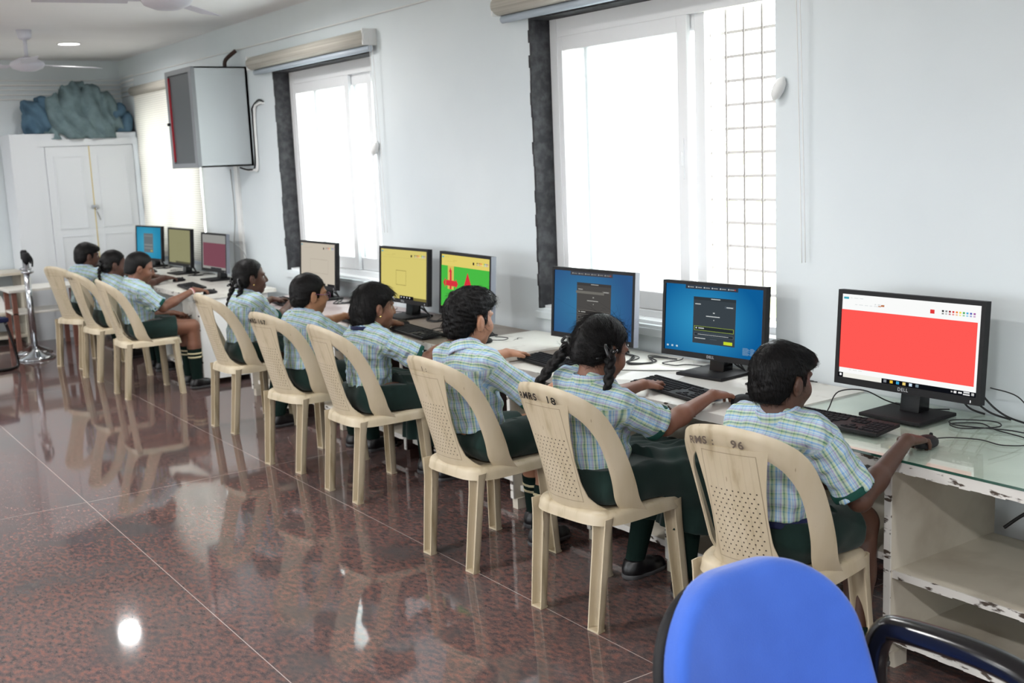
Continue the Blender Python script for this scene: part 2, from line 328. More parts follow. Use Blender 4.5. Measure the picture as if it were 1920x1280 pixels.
def window(name, W, sashes, grille=True, jamb=True):
    y0, y1, z0, z1 = W
    w = empty(name, (XW, (y0+y1)/2, z0)); w['kind'] = 'structure'; oy = (y0+y1)/2
    def part(nm, bm, m): return obj(nm, bm, m, w)
    if jamb:   # rough slate lining around the reveal
        bm = B()
        n = 24
        for i in range(n):   # ragged jamb edge
            za = z1 - z0; a, b = za*i/n, za*(i+1)/n; e = -.004 + .010*random.random()
            box(bm, -e-.004, .12, y1-oy-.012, y1-oy+.004, a, b)
        box(bm, -.002, .24, y0-oy+.01, y1-oy, za-.012, za+.003)
        part('jamb_lining', bm, M_granite_jamb)
        bm = B(); box(bm, .002, .24, y0-oy-.004, y0-oy+.0055, .007, za-.013); part('plain_reveal', bm, M_wall)
        bm = B(); box(bm, -.010, .24, y0-oy, y1-oy-.001, -.012, .006); part('sill', bm, M_wall)
    bm = B(); fx0, fx1 = .115, .185; fw = .05; Y0, Y1 = y0-oy, y1-oy; H = z1-z0
    box(bm, fx0, fx1, Y1-.02-fw, Y1-.014, .006, H-.012); box(bm, fx0, fx1, Y0+.006, Y0+fw, .006, H-.012)
    box(bm, fx0+.002, fx1-.002, Y0+fw, Y1-.02-fw, H-.10, H-.0125); box(bm, fx0-.02, fx1-.002, Y0+.0065, Y1-.0145, .0065, .05)
    box(bm, .02, fx0, Y0+.006, Y1-.02, .006, .02)
    part('frame', bm, M_whiteup)
    for (a, b, dx) in sashes:
        bm = B(); sw = .062; xa, xb = .118+dx, .143+dx; A, Bq = a-oy, b-oy; zb, zt = .052, H-.10
        box(bm, xa, xb, A, A+sw, zb, zt, bev=.003); box(bm, xa, xb, Bq-sw, Bq, zb, zt, bev=.003)
        box(bm, xa, xb, A+sw, Bq-sw, zb, zb+.085, bev=.003); box(bm, xa, xb, A+sw, Bq-sw, zt-.07, zt, bev=.003)
        s = part('sash', bm, M_whiteup)
        bm = B(); box(bm, xa+.011, xb-.011, A+sw, Bq-sw, zb+.085, zt-.07); obj('pane', bm, M_pane, s)
    if grille:
        bm = B(); gx = .215; q = Y0
        k = 0
        y = Y0+.055
        bv = B()
        while y < Y1: box(bv, gx-.013, gx-.005, y-.005, y+.005, 0, H); y += .104
        part('grille_uprights', bv, pm('grille_upright_darkened_'+name, srgb(160, 156, 154), .6))  # colour darkened against the backlight that washes these bars out
        z = .06
        while z < H: box(bm, gx-.003, gx+.003, Y0, Y1, z-.0065, z+.0065); z += .1015
        part('grille_crossbars', bm, pm('grille_crossbar_lightened_'+name, srgb(206, 203, 202), .6))  # same bars, colour lightened to offset their shaded room side
    return w
w1 = window('window_1', W1, [(3.74, 4.70, 0), (3.66, 4.50, .03)])
bm = B(); box(bm, .112, .118, -.168, -.152, .66, .84); box(bm, .104, .112, -.163, -.157, .72, .78); obj('sash_latch', bm, M_whiteup, w1)
w2 = window('window_2', W2, [(7.03, 7.95, 0), (6.76, 7.62, .03), (6.49, 7.05, .055)])
w3 = window('window_3', W3, [(10.5, 11.3, 0), (9.76, 10.6, .03)], jamb=False)
for k, (a, b, c, d) in enumerate(LW):
    w = empty(f'window_{4+k}', (XL, (a+b)/2, c)); w['kind'] = 'structure'
    bm = B(); h = (b-a)/2
    for yy in (-h, -.03, h-.06): box(bm, -.16, -.1, yy, yy+.06, 0, d-c)
    box(bm, -.16, -.1, -h, h, 0, .06); box(bm, -.16, -.1, -h, h, d-c-.06, d-c); obj('frame', bm, M_whiteup, w)
# window sill ledges on the room side
for i, W in enumerate((W1, W2)):
    bm = B(); box(bm, XW-.018, XW+.002, W[0]-.02, W[1]+.02, W[2]-.045, W[2]-.008, bev=.004); struct(f'trim_{i+1}', bm, M_wall)
bm = B(); box(bm, XL+.001, XL+.015, YN, YF, 0, .09); struct('baseboard_left', bm, M_floor)
bm = B(); box(bm, XW-.012, XW-.001, YN, YF, 0, .09); struct('baseboard_right', bm, M_floor)

# foliage outside
M_leaf = pm('sunlit_leaves', srgb(226, 228, 190), .7, .2, col2=srgb(205, 214, 165), nscale=4)
for k, (x, y, z, r) in enumerate([(9.5, 7.2, 1.2, 1.7), (11, 10.5, .4, 2.2), (9, 4.6, -.4, 1.2), (11, 17, 1.4, 2.4)]):
    t = empty('garden_tree', (x, y, -3.2), label=['pale sunlit tree seen through the open sash of the large window', 'bushy tree beyond the grille of the middle window', 'low sunlit bush beneath the open sash', 'tall tree beyond the fabric blind'][k], cat='tree')
    bm = B(); tube(bm, [(0, 0, 0), (.1, .05, 1.6), (0, 0, z+3.2)], [.14, .11, .06], 8); obj('trunk', bm, M_lam_dirty, t)
    bm = B()
    for i in range(420):
        a, b = random.random()*6.28, math.acos(2*random.random()-1); rr = r*(.55+.45*random.random())
        c = Vector((math.sin(b)*math.cos(a)*rr, math.sin(b)*math.sin(a)*rr, z+3.2+math.cos(b)*rr*.8)); u = Vector((random.gauss(0, 1), random.gauss(0, 1), random.gauss(0, 1))).normalized(); v = u.orthogonal().normalized(); s = .10+.12*random.random()
        bm.faces.new([bm.verts.new(c+u*s), bm.verts.new(c+v*s*.6), bm.verts.new(c-u*s), bm.verts.new(c-v*s*.6)])
    obj('foliage', bm, M_leaf, t)

# ---------------------------------------------------------------- ceiling lights
M_lens = emit('lamp_lens', (1, .98, .95), 7)
lampspots = [(2.547, 10.309), (2.3, 6.9), (2.3, 3.5), (2.3, .2), (-.3, 10.3), (-.3, 7), (-.3, 3.7), (-.3, .4), (-3, 10.3), (-3, 7), (-3, 3.7), (-3, .4), (-.3, -2.4), (-3, -2.4), (2.3, -2.4)]  # first is visible; rest are unseen, the next pair added to brighten the wall
for i, (x, y) in enumerate(lampspots):
    t = empty('ceiling_light', (x, y, ZC), label='round white recessed ceiling light shining near the corner' if i == 0 else 'unseen round recessed ceiling light brightening the room', cat='light', group=None if i == 0 else 'recessed ceiling lights out of view')
    bm = B(); lathe(bm, [(.098, 0), (.1, -.006), (.088, -.008), (.088, -.001)], 32); obj('trim_ring', bm, M_white, t)
    bm = B(); lathe(bm, [(.0875, -.002), (.086, -.005), (.01, -.0065)], 32); obj('lens', bm, M_lens, t)
    l = bpy.data.lights.new('lamp_glow', 'AREA'); l.shape = 'DISK'; l.size = .17; l.energy = {0: 9, 1: 17, 2: 8, 3: 3}.get(i, LAMP_W); l.color = (1, .985, .97); l.spread = R(170)
    lo = bpy.data.objects.new('lamp_glow', l); C.objects.link(lo); lo.parent = t; lo.location = (0, 0, -.012)

# ---------------------------------------------------------------- plastic chairs
def xpost(z): t = (z-.42)/.38; return -.050 + (-.212+.050)*t
def xback(y, z):
    t = max(0, min(1, (z-.40)/.44)); curv = .150 + (.080-.150)*t
    return xpost(z) - curv*(1-min(1.1, abs(y)/.205)**2.7)
def resamp(pts, n):
    P = smooth_path([(0, a, b) for a, b in pts], 8); L = [0]
    for a, b in zip(P, P[1:]): L.append(L[-1]+(b-a).length)
    out = []
    for k in range(n):
        s = L[-1]*k/(n-1); i = max(j for j in range(len(L)) if L[j] <= s+1e-9); i = min(i, len(P)-2)
        f = (s-L[i])/max(1e-9, L[i+1]-L[i]); p = P[i].lerp(P[i+1], f); out.append((p.y, p.z))
    return out
def grid_faces(bm, rows, uvs=None):
    vs = [[bm.verts.new(p) for p in r] for r in rows]
    for a, b in zip(vs, vs[1:]):
        for k in range(len(a)-1):
            f = bm.faces.new((a[k], a[k+1], b[k+1], b[k])); f.smooth = True
    return vs
def thick(bm, t):
    bmesh.ops.recalc_face_normals(bm, faces=bm.faces)
    bmesh.ops.solidify(bm, geom=list(bm.faces), thickness=t)
def half(pts): return pts + [(-a, b) for a, b in pts[-2::-1]]
OUT = half([(-.200, .385), (-.207, .45), (-.211, .52), (-.212, .60), (-.209, .68), (-.199, .745), (-.178, .79), (-.140, .821), (-.085, .841), (0, .850)])
INN = half([(-.156, .385), (-.164, .45), (-.170, .52), (-.171, .60), (-.167, .655), (-.156, .698), (-.138, .732), (-.110, .758), (-.07, .774), (0, .780)])
def chair_meshes():
    ms = {}
    o, i = resamp(OUT, 90), resamp(INN, 90); bm = B(); rows = []
    for (a, b), (c, d) in zip(o, i):
        r = []
        for k in range(6):
            t = k/5; y, z = a+(c-a)*t, b+(d-b)*t; lip = .012*max(0, 1-t*5) + .006*max(0, 1-(1-t)*5)
            r.append((xback(y, z)+lip + (.03*max(0, (.46-z)/.07)**2 if z < .46 else 0), y, z))
        rows.append(r)
    grid_faces(bm, rows); thick(bm, .006); ms['backrest'] = bm
    bm = B(); rows = []; hw = [(.385, .168), (.40, .155), (.42, .128), (.45, .104), (.50, .092), (.58, .090), (.66, .097), (.73, .108), (.79, .120)]
    zs = [.386 + (.785-.386)*k/30 for k in range(31)]
    for z in zs:
        for (a, b), (c, d) in zip(hw, hw[1:]):
            if a <= z <= c+1e-9: w = b+(d-b)*(z-a)/(c-a)
        rows.append([(xback(w*(k/7-1), z)-.001, w*(k/7-1), z) for k in range(15)])
    vs = grid_faces(bm, rows); uvl = bm.loops.layers.uv.new('UVMap'); thick(bm, .005)
    for f in bm.faces:
        for l in f.loops: l[uvl].uv = (l.vert.co.y, l.vert.co.z)
    ms['back_panel'] = bm
    # seat
    bm = B(); rows = []; n = 72; p = 4.2
    dn = [( (abs(math.cos(t))**p + abs(math.sin(t))**p)**(-1/p)*math.cos(t), (abs(math.cos(t))**p + abs(math.sin(t))**p)**(-1/p)*math.sin(t)) for t in [2*math.pi*k/2000 for k in range(2001)]]
    acc = [0]
    for q0, q1 in zip(dn, dn[1:]): acc.append(acc[-1]+math.hypot(q1[0]-q0[0], q1[1]-q0[1]))
    ol = [dn[min(range(0, 2001), key=lambda i: abs(acc[i]-acc[-1]*k/n))] for k in range(n)]; ol.append(ol[0])
    for q, dz, ex in [(.02, 0, 0), (.25, 0, 0), (.5, 0, 0), (.7, 0, 0), (.86, 0, 0), (.94, .003, 0), (.985, .010, 0), (1.0, .020, .002), (1.0, .034, .004), (1.0, .048, .007)]:
        r = []
        for u, v in ol:
            x = .005+(.205*q+ex)*u; y = ((.198*q+ex)+.012*u*q)*v
            arch = 1+.25*max(0, abs(v)-.8)*(-u)
            r.append((x, y, .412 - .016*(1-q**2) - .010*max(0, u*q)**4 - dz*arch))
        rows.append(r)
    grid_faces(bm, rows); bmesh.ops.remove_doubles(bm, verts=bm.verts, dist=1e-5); thick(bm, .005); ms['seat'] = bm
    def leg(sx, sy):
        bm = B(); rows = []
        if sx < 0: top, bot = (-.160, sy*.155), (-.200, sy*.146)
        else: top, bot = (.158, sy*.168), (.176, sy*.196)
        for k in range(13):
            t = k/12; z = .392*(1-t); e = max(0, (1-t)-.75)/.25
            cx, cy = top[0]+(bot[0]-top[0])*t, top[1]+(bot[1]-top[1])*t
            w = .0265+.003*(1-t)+.004*e**2; d = .034+.004*(1-t)+.006*e**2
            prof = [(-d*.6, -w), (-d*.1, -w), (d*.25, -w*.93), (d*.4, -w*.7), (d*.42, 0), (d*.4, w*.7), (d*.25, w*.93), (-d*.1, w), (-d*.6, w)]
            rows.append([(cx+a, cy+b, z) for a, b in prof])
        grid_faces(bm, rows); thick(bm, .005)
        a, b = bot; box(bm, a-.021, a+.012, b-.026, b+.026, .001, .008)
        return bm
    for nm, sx, sy in (('l0', -1, -1), ('l1', -1, 1), ('l2', 1, -1), ('l3', 1, 1)): ms[nm] = leg(sx, sy)
    out = {}
    for k, bmm in ms.items():
        me = bpy.data.meshes.new('leg' if k[0] == 'l' else k); bmesh.ops.recalc_face_normals(bmm, faces=bmm.faces); bmm.to_mesh(me); bmm.free()
        me.materials.append(M_chairh if k == 'back_panel' else M_chair)
        me.polygons.foreach_set('use_smooth', [True]*len(me.polygons)); me.set_sharp_from_angle(angle=R(50)); out[k] = me
    return out
CH = chair_meshes()
def stencil(parent, s, size, yc, zc, mat, slant=0):
    me = text_mesh(s, size, None)
    for v in me.vertices:
        y = yc-.025 - v.co.x*1.08; z = zc-.002 + v.co.y - .55*max(0, abs(y)-.04)**1.5
        v.co = Vector((xback(y, z)-.0095, y, z))
    me.materials.append(mat); return obj('stencilled_lettering', me, mat, parent)
CHAIRS = [  # x, y, yaw, label, stencil
    (2.33, 9.72, 22, 'cream plastic chair farthest along the desks, turned towards the cupboard', None),
    (2.337, 8.967, 6.6, 'cream plastic chair under the child with a black ponytail', ('RMRS 36', .026, .03, .800, 1)),
    (2.327, 8.10, -1, 'cream plastic chair under the child with bare knees and pink wristbands', None),
    (2.516, 6.59, 3.5, 'cream plastic chair stencilled 51 under the child with two long plaits', ('RMC 51', .030, .085, .802, 0)),
    (2.44, 5.527, 10, 'cream plastic chair stencilled 167 under the child with glasses', ('RMRS 167', .034, .04, .803, 0)),
    (2.456, 4.825, 1, 'cream plastic chair with unmarked rail under the child with bobbed hair', None),
    (2.385, 3.73, 4, 'cream plastic chair with faint marks under the child beside the white board', ('1 :', .026, -.01, .806, 1)),
    (2.407, 3.0, 5, 'cream plastic chair stencilled RMRS 18 under the child with frizzy plaits', ('RMRS   18', .034, .03, .803, 0)),
    (2.425, 2.21, 13, 'cream plastic chair with speckled 96 on its rail behind the blue chair', ('RMS :    96', .032, .055, .804, 1)),
]
for (x, y, yaw, lab, st) in CHAIRS:
    c = empty('plastic_chair', (x, y, 0), R(yaw), label=lab, cat='chair', group='cream plastic chairs along the desks')
    obj('seat', CH['seat'], [], c); b = obj('backrest', CH['backrest'], [], c)
    obj('back_panel', CH['back_panel'], [], b)
    for k in ('l0', 'l1', 'l2', 'l3'): obj('leg', CH[k], [], c)
    if st: stencil(b, st[0], st[1], st[2], st[3], [M_ink, M_inkfade][st[4]])

# ---------------------------------------------------------------- desks
def desk(name, label, x0, x1, y0, y1, ztop, panels, topmat, panelmat, shelves=((.085, .105),), rz=0, drawer=False, lowx=.06):
    d = empty(name, (x0, y0, 0), rz, label=label, cat='desk', group='computer desks along the window wall')
    w, l = x1-x0, y1-y0
    bm = B(); box(bm, .004, w, 0, l, ztop-.028, ztop, 0); 
    t = obj('worktop', bm, topmat, d)
    bm = B()   # chipped front lipping with an uneven lower edge
    n = max(6, int(l/.035)); pv = None
    for i in range(n):
        a, b = l*i/n, l*(i+1)/n; e = .004*random.random()
        box(bm, 0, .005, a, b, ztop-.032-e, ztop-.0005)
    obj('front_edge', bm, M_chip_edge, t)
    for p in panels:
        bm = B(); box(bm, .02, w-.12, p-.011, p+.011, .05, ztop-.028); s = obj('side_panel', bm, panelmat, d)
        bm = B(); box(bm, .014, .02, p-.0115, p+.0115, .05, ztop-.029); obj('front_edge', bm, M_chip_edge, s)
        for fx_ in (.03, w-.2): bm = B(); box(bm, fx_, fx_+.06, p-.02, p+.02, 0, .05); obj('foot', bm, M_dark_wood if panelmat != M_lam_dirty else M_lam_dirty, s)
    for (a, b, *yy) in shelves:
        ya, yb = yy if yy else (panels[0]+.011, panels[-1]-.011)
        bm = B(); box(bm, lowx, w-.13, ya, yb, a, b); s = obj('shelf', bm, M_lam_dirty, d)
        bm = B(); n = max(4, int((yb-ya)/.04))
        for i in range(n): box(bm, lowx-.005, lowx, ya+(yb-ya)*i/n, ya+(yb-ya)*(i+1)/n, a-.002-.004*random.random(), b)
        obj('front_edge', bm, M_chip_edge, s)
    return d
d1 = desk('computer_desk', 'scuffed white desk with open shelves carrying the glass sheet', 2.715, 3.385, .55, 2.665, .662, [.02, .75, 1.515, 2.08], pm('stained_pale_laminate', srgb(236, 241, 232), .4, .4, col2=srgb(210, 217, 205), nscale=5, ndet=8, lo=.45, hi=.72), M_lam_dirty, shelves=((.292, .312, .76, 1.505), (.085, .105, .76, 1.505), (.34, .358, 1.526, 2.07)), lowx=.03)
bm = B(); box(bm, .12, .5, 1.02, 1.034, .53, .633); box(bm, .10, .118, .80, 1.05, .515, .633); obj('keyboard_tray', bm, M_lam_dirty, d1)
bm = B(); tube(bm, [(.14, 1.0, .54), (.5, 1.0, .54)], .008); tube(bm, [(.14, .86, .54), (.5, .86, .54)], .008); obj('tray_rail', bm, M_chrome, d1)
desk('computer_desk', 'bright worn white desk holding the two blue login screens', 2.738, 3.385, 2.672, 4.14, .67, [.02, .40, .88, 1.44], M_chip_white, M_lam_dirty)
desk('computer_desk', 'grey-brown topped desk partly covered by a loose white board', 2.80, 3.385, 4.165, 5.745, .67, [.02, .5, 1.05, 1.56], M_brown_lam, M_dark_wood)
desk('computer_desk', 'faded mauve topped desk in front of the middle window', 2.815, 3.385, 5.76, 7.45, .67, [.03, .30, .62, 1.1, 1.66], M_pink_lam, M_lam_dirty)
d6 = desk('computer_desk', 'white drawer desk at the seat of the bare-kneed child', 2.67, 3.29, 7.98, 9.04, .67, [.02, .34, 1.04], M_chip_white, M_white)
bm = B(); box(bm, .02, .56, .03, .33, .12, .64); dr = obj('drawer_unit', bm, M_white, d6)
for k in range(2):
    bm = B(); box(bm, .006, .02, .035, .325, .14+.25*k, .37+.25*k, bev=.002); q = obj('drawer', bm, M_chip_white, d6)
    bm = B(); tube(bm, smooth_path([(.006, .14, .27+.25*k), (-.012, .15, .265+.25*k), (-.012, .21, .265+.25*k), (.006, .22, .27+.25*k)], 3), .004, 6); obj('handle', bm, M_black, q)
desk('computer_desk', 'white desk nearest the cupboard, below the drawn blind', 2.745, 3.385, 9.06, 11.25, .67, [.02, .55, 1.1, 1.65, 2.17], M_chip_white, M_lam_dirty)
bm = B(); box(bm, 2.712, 3.38, .56, 2.662, .6625, .670); g = obj('glass_sheet', bm, [M_topglass]); tag(g, 'clear glass sheet with green edge lying on the scuffed white desk', 'glass top')
bm = B(); box(bm, 2.7112, 2.7122, .56, 2.662, .6625, .670); e = obj('polished_edge', bm, M_glass_edge, g)
bm = B(); box(bm, 2.81, 3.37, 4.255, 4.75, .6702, .682, bev=.001); tag(obj('loose_board', bm, M_chip_white), 'loose white board lying across the grey-brown desk', 'board')
bm = B(); box(bm, 2.93, 3.10, 3.30, 3.55, .6703, .6712, M=Matrix.Translation((2.98, 3.42, 0)) @ Matrix.Rotation(R(24), 4, 'Z') @ Matrix.Translation((-2.98, -3.42, 0))); tag(obj('paper_sheet', bm, M_paper), 'crumpled white paper sheet beside the frizzy haired child', 'paper')

# ---------------------------------------------------------------- monitors
EM = {}
def em(c, s=1.0):
    k = (c, s)
    if k not in EM: EM[k] = emit('screen_%02x%02x%02x' % c, srgb(*c), s*EMS)
    return EM[k]
def mat_login(name, edge, mid, s=1.0):
    m = bpy.data.materials.new(name); m.use_nodes = True; nt = m.node_tree; nt.nodes.clear(); N = nt.nodes; L = nt.links
    uv = N.new('ShaderNodeUVMap'); mp = N.new('ShaderNodeMapping'); mp.inputs['Location'].default_value = (-.45, -.55, 0); mp.inputs['Scale'].default_value = (1.5, 1.2, 1)
    mp.vector_type = 'POINT'; L.new(uv.outputs[0], mp.inputs[0])
    ln = N.new('ShaderNodeVectorMath'); ln.operation = 'LENGTH'; 
    mp.inputs['Location'].default_value = (-.62, -.62, 0); L.new(mp.outputs[0], ln.inputs[0])
    cr = N.new('ShaderNodeValToRGB'); cr.color_ramp.elements[0].color = (*srgb(*mid), 1); cr.color_ramp.elements[1].color = (*srgb(*edge), 1); cr.color_ramp.elements[1].position = .85
    L.new(ln.outputs['Value'], cr.inputs[0]); e = N.new('ShaderNodeEmission'); e.inputs[1].default_value = s*EMS; L.new(cr.outputs[0], e.inputs[0])
    o = N.new('ShaderNodeOutputMaterial'); L.new(e.outputs[0], o.inputs[0]); return m
ML1 = mat_login('login_blue', (14, 92, 150), (52, 152, 198)); ML2 = mat_login('login_blue_dim', (48, 88, 134), (58, 124, 164)); ML3 = mat_login('login_cyan', (40, 132, 168), (70, 160, 190))
def words(x0, y0, n, c, w=.03, h=.008, gap=.012):
    r = []; x = x0
    for i in range(n):
        ww = w*(.6+.7*((i*37) % 10)/10); r.append((x, y0, x+ww, y0+h, c)); x += ww+gap
    return r
def paint_bar(c_bg, faint):
    cols = [(30, 30, 30), (140, 140, 140), (140, 30, 40), (220, 60, 60), (240, 140, 60), (240, 220, 70), (70, 170, 90), (70, 170, 220), (80, 90, 180), (160, 90, 160)]
    r = [(.01, .035, .05, .06, (70, 170, 190))]
    r += words(.06, .04, 3, faint, .03); r += words(.1, .115, 5, faint, .03) + words(.25, .09, 3, faint, .02, .015)
    r += [(.655, .09, .685, .135, None)]
    for i, c in enumerate(cols):
        x = .735+i*.0235; r.append((x, .085, x+.014, .105, c)); r.append((x, .115, x+.014, .132, tuple(min(255, int(v*.5+125)) for v in c)))
    return r
def taskbar(light=True):
    r = [(0, .945, 1, 1, (14, 16, 22))]
    if light: r += [(.035, .945, .335, 1, (240, 240, 232)), (.008, .957, .024, .985, (240, 240, 240))]
    for i, c in enumerate([(130, 134, 140), (232, 190, 60), (60, 160, 210), (236, 208, 120), (200, 220, 235), (120, 140, 150)]):
        x = .35+.047*i; r.append((x, .955, x+.022, .988, c))
    r += [(.83, .962, .842, .98, (180, 180, 180)), (.85, .958, .868, .984, (230, 230, 230)), (.88, .962, .905, .98, (230, 230, 230)), (.915, .95, .955, .966, (225, 225, 225)), (.912, .975, .957, .99, (225, 225, 225)), (.967, .955, .985, .985, (190, 190, 190))]
    return r
def login_rects(bar, pan, pan2, txt, hi):
    r = [(.21, 0, .75, .062, bar)] + [q for k in range(6) for q in [(.235+.083*k, .024, .247+.083*k, .042, txt), (.253+.083*k, .027, .298+.083*k, .040, tuple(int(v*.75) for v in txt))]] + [(.715, .024, .728, .042, (170, 60, 60))]
    r += [(.285, .17, .655, .855, pan), (.285, .17, .655, .215, tuple(int(v*.85) for v in pan)), (.44, .185, .52, .196, txt), (.30, .27, .35, .282, txt), (.56, .278, .64, .31, tuple(int(v*1.25) for v in pan)), (.575, .288, .63, .30, txt),
          (.46, .385, .475, .40, txt), (.40, .44, .52, .452, txt), (.466, .49, .472, .505, txt)]
    r += [(.297, .60, .643, .665, hi), (.301, .606, .639, .659, tuple(int(v*.7) for v in pan)), (.335, .622, .385, .636, txt), (.31, .62, .322, .64, txt), (.297, .70, .643, .745, tuple(int(v*1.5) for v in pan)), (.301, .705, .639, .740, tuple(int(v*.75) for v in pan)), (.33, .718, .60, .724, txt),
          (.305, .775, .40, .785, txt), (.44, .775, .50, .785, tuple(int(v*1.3) for v in pan)), (.56, .79, .635, .835, (196, 214, 48))]
    fx = lambda x: .30+(x-.285)*1.175 if .28 <= x <= .66 else x
    r = r[:14]+[(fx(q[0]), q[1], fx(q[2]), q[3], q[4]) for q in r[14:]]
    r += [(.025+.05*k, .925, .045+.05*k, .95, (190, 210, 220)) for k in range(3)]
    for k in range(9):
        r.append((.815, .845+.012*k, .815+.05+.035*((k*7) % 5)/5, .851+.012*k, (120, 150, 175))); r.append((.89, .845+.012*k, .92+.02*((k*3) % 4)/4, .851+.012*k, (120, 150, 175)))
    return r
def sq(x0, y0, x1, y1, t, c, cy=None):
    ty = t*1.75
    return [(x0, y0, x1, y0+ty, c), (x0, y1-ty, x1, y1, c), (x0, y0, x0+t, y1, c), (x1-t, y0, x1, y1, c)]
SCREENS = {}
rd = (255, 90, 84)
SCREENS['red'] = ((250, 251, 250), [q if q[4] else (*q[:4], (225, 60, 60)) for q in paint_bar(None, (222, 226, 226))] + [(.0, .185, .978, .885, rd), (.28, .11, .30, .12, (190, 120, 80)), (.30, .095, .325, .115, (190, 120, 80))] + words(.08, .9, 3, (225, 225, 220), .03) + taskbar())
SCREENS['login'] = (ML1, login_rects((52, 62, 74), (58, 66, 72), None, (200, 205, 205), (150, 170, 70)))
SCREENS['login_dim'] = (ML2, login_rects((70, 72, 80), (76, 74, 72), None, (165, 165, 160), (110, 106, 100))[:-23] + [(.29, .30, .65, .34, (112, 110, 104))])
SCREENS['login_cyan'] = (ML3, [(.29, .2, .67, .82, (104, 112, 116)), (.31, .27, .64, .3, (124, 132, 134)), (.31, .55, .64, .60, (128, 134, 134)), (.31, .66, .64, .70, (128, 134, 134)), (.56, .74, .64, .79, (166, 160, 96))])
yl = (214, 200, 116)
SCREENS['yellow'] = (yl, [q if q[4] else (*q[:4], (60, 50, 40)) for q in paint_bar(None, (196, 182, 104)) if q[3]-q[1] > 0] + [(0, .16, 1, .165, (196, 184, 108))] + sq(.34, .42, .56, .72, .004, (110, 100, 50)) + [(.42, .93, .72, 1, (20, 20, 24)), (.72, .945, 1, 1, (120, 110, 60))] + [(.45+.06*k, .95, .47+.06*k, .975, (220, 220, 220)) for k in range(4)])
gr = (74, 186, 70); rr = (214, 52, 64)
SCREENS['green'] = ((224, 206, 110), [q if q[4] else (*q[:4], (40, 40, 40)) for q in paint_bar(None, (204, 188, 96))] + [(0, .2, 1, .94, gr), (.14, .2, .27, .62, (214, 190, 96)), (.02+.08, .46, .32, .56, rr), (.185, .28, .225, .62, rr)] + taskbar(False))
SCREENS['beige'] = ((196, 187, 172), [q if q[4] else (*q[:4], (60, 50, 40)) for q in paint_bar(None, (186, 177, 162))] + sq(.28, .38, .80, .72, .0035, (160, 150, 138)) + [(.6, .95, .72, 1, (40, 40, 44)), (.78, .95, .98, 1, (40, 40, 44))])
SCREENS['maroon'] = ((148, 148, 144), [(.03, .24, .97, .93, (122, 74, 86)), (.35, .95, .8, 1, (60, 60, 64))])
SCREENS['olive'] = ((142, 140, 106), [(.3, .945, 1, 1, (86, 84, 66))] + sq(.4, .4, .55, .62, .004, (134, 130, 90)))
MON_W, MON_H = .556, .330
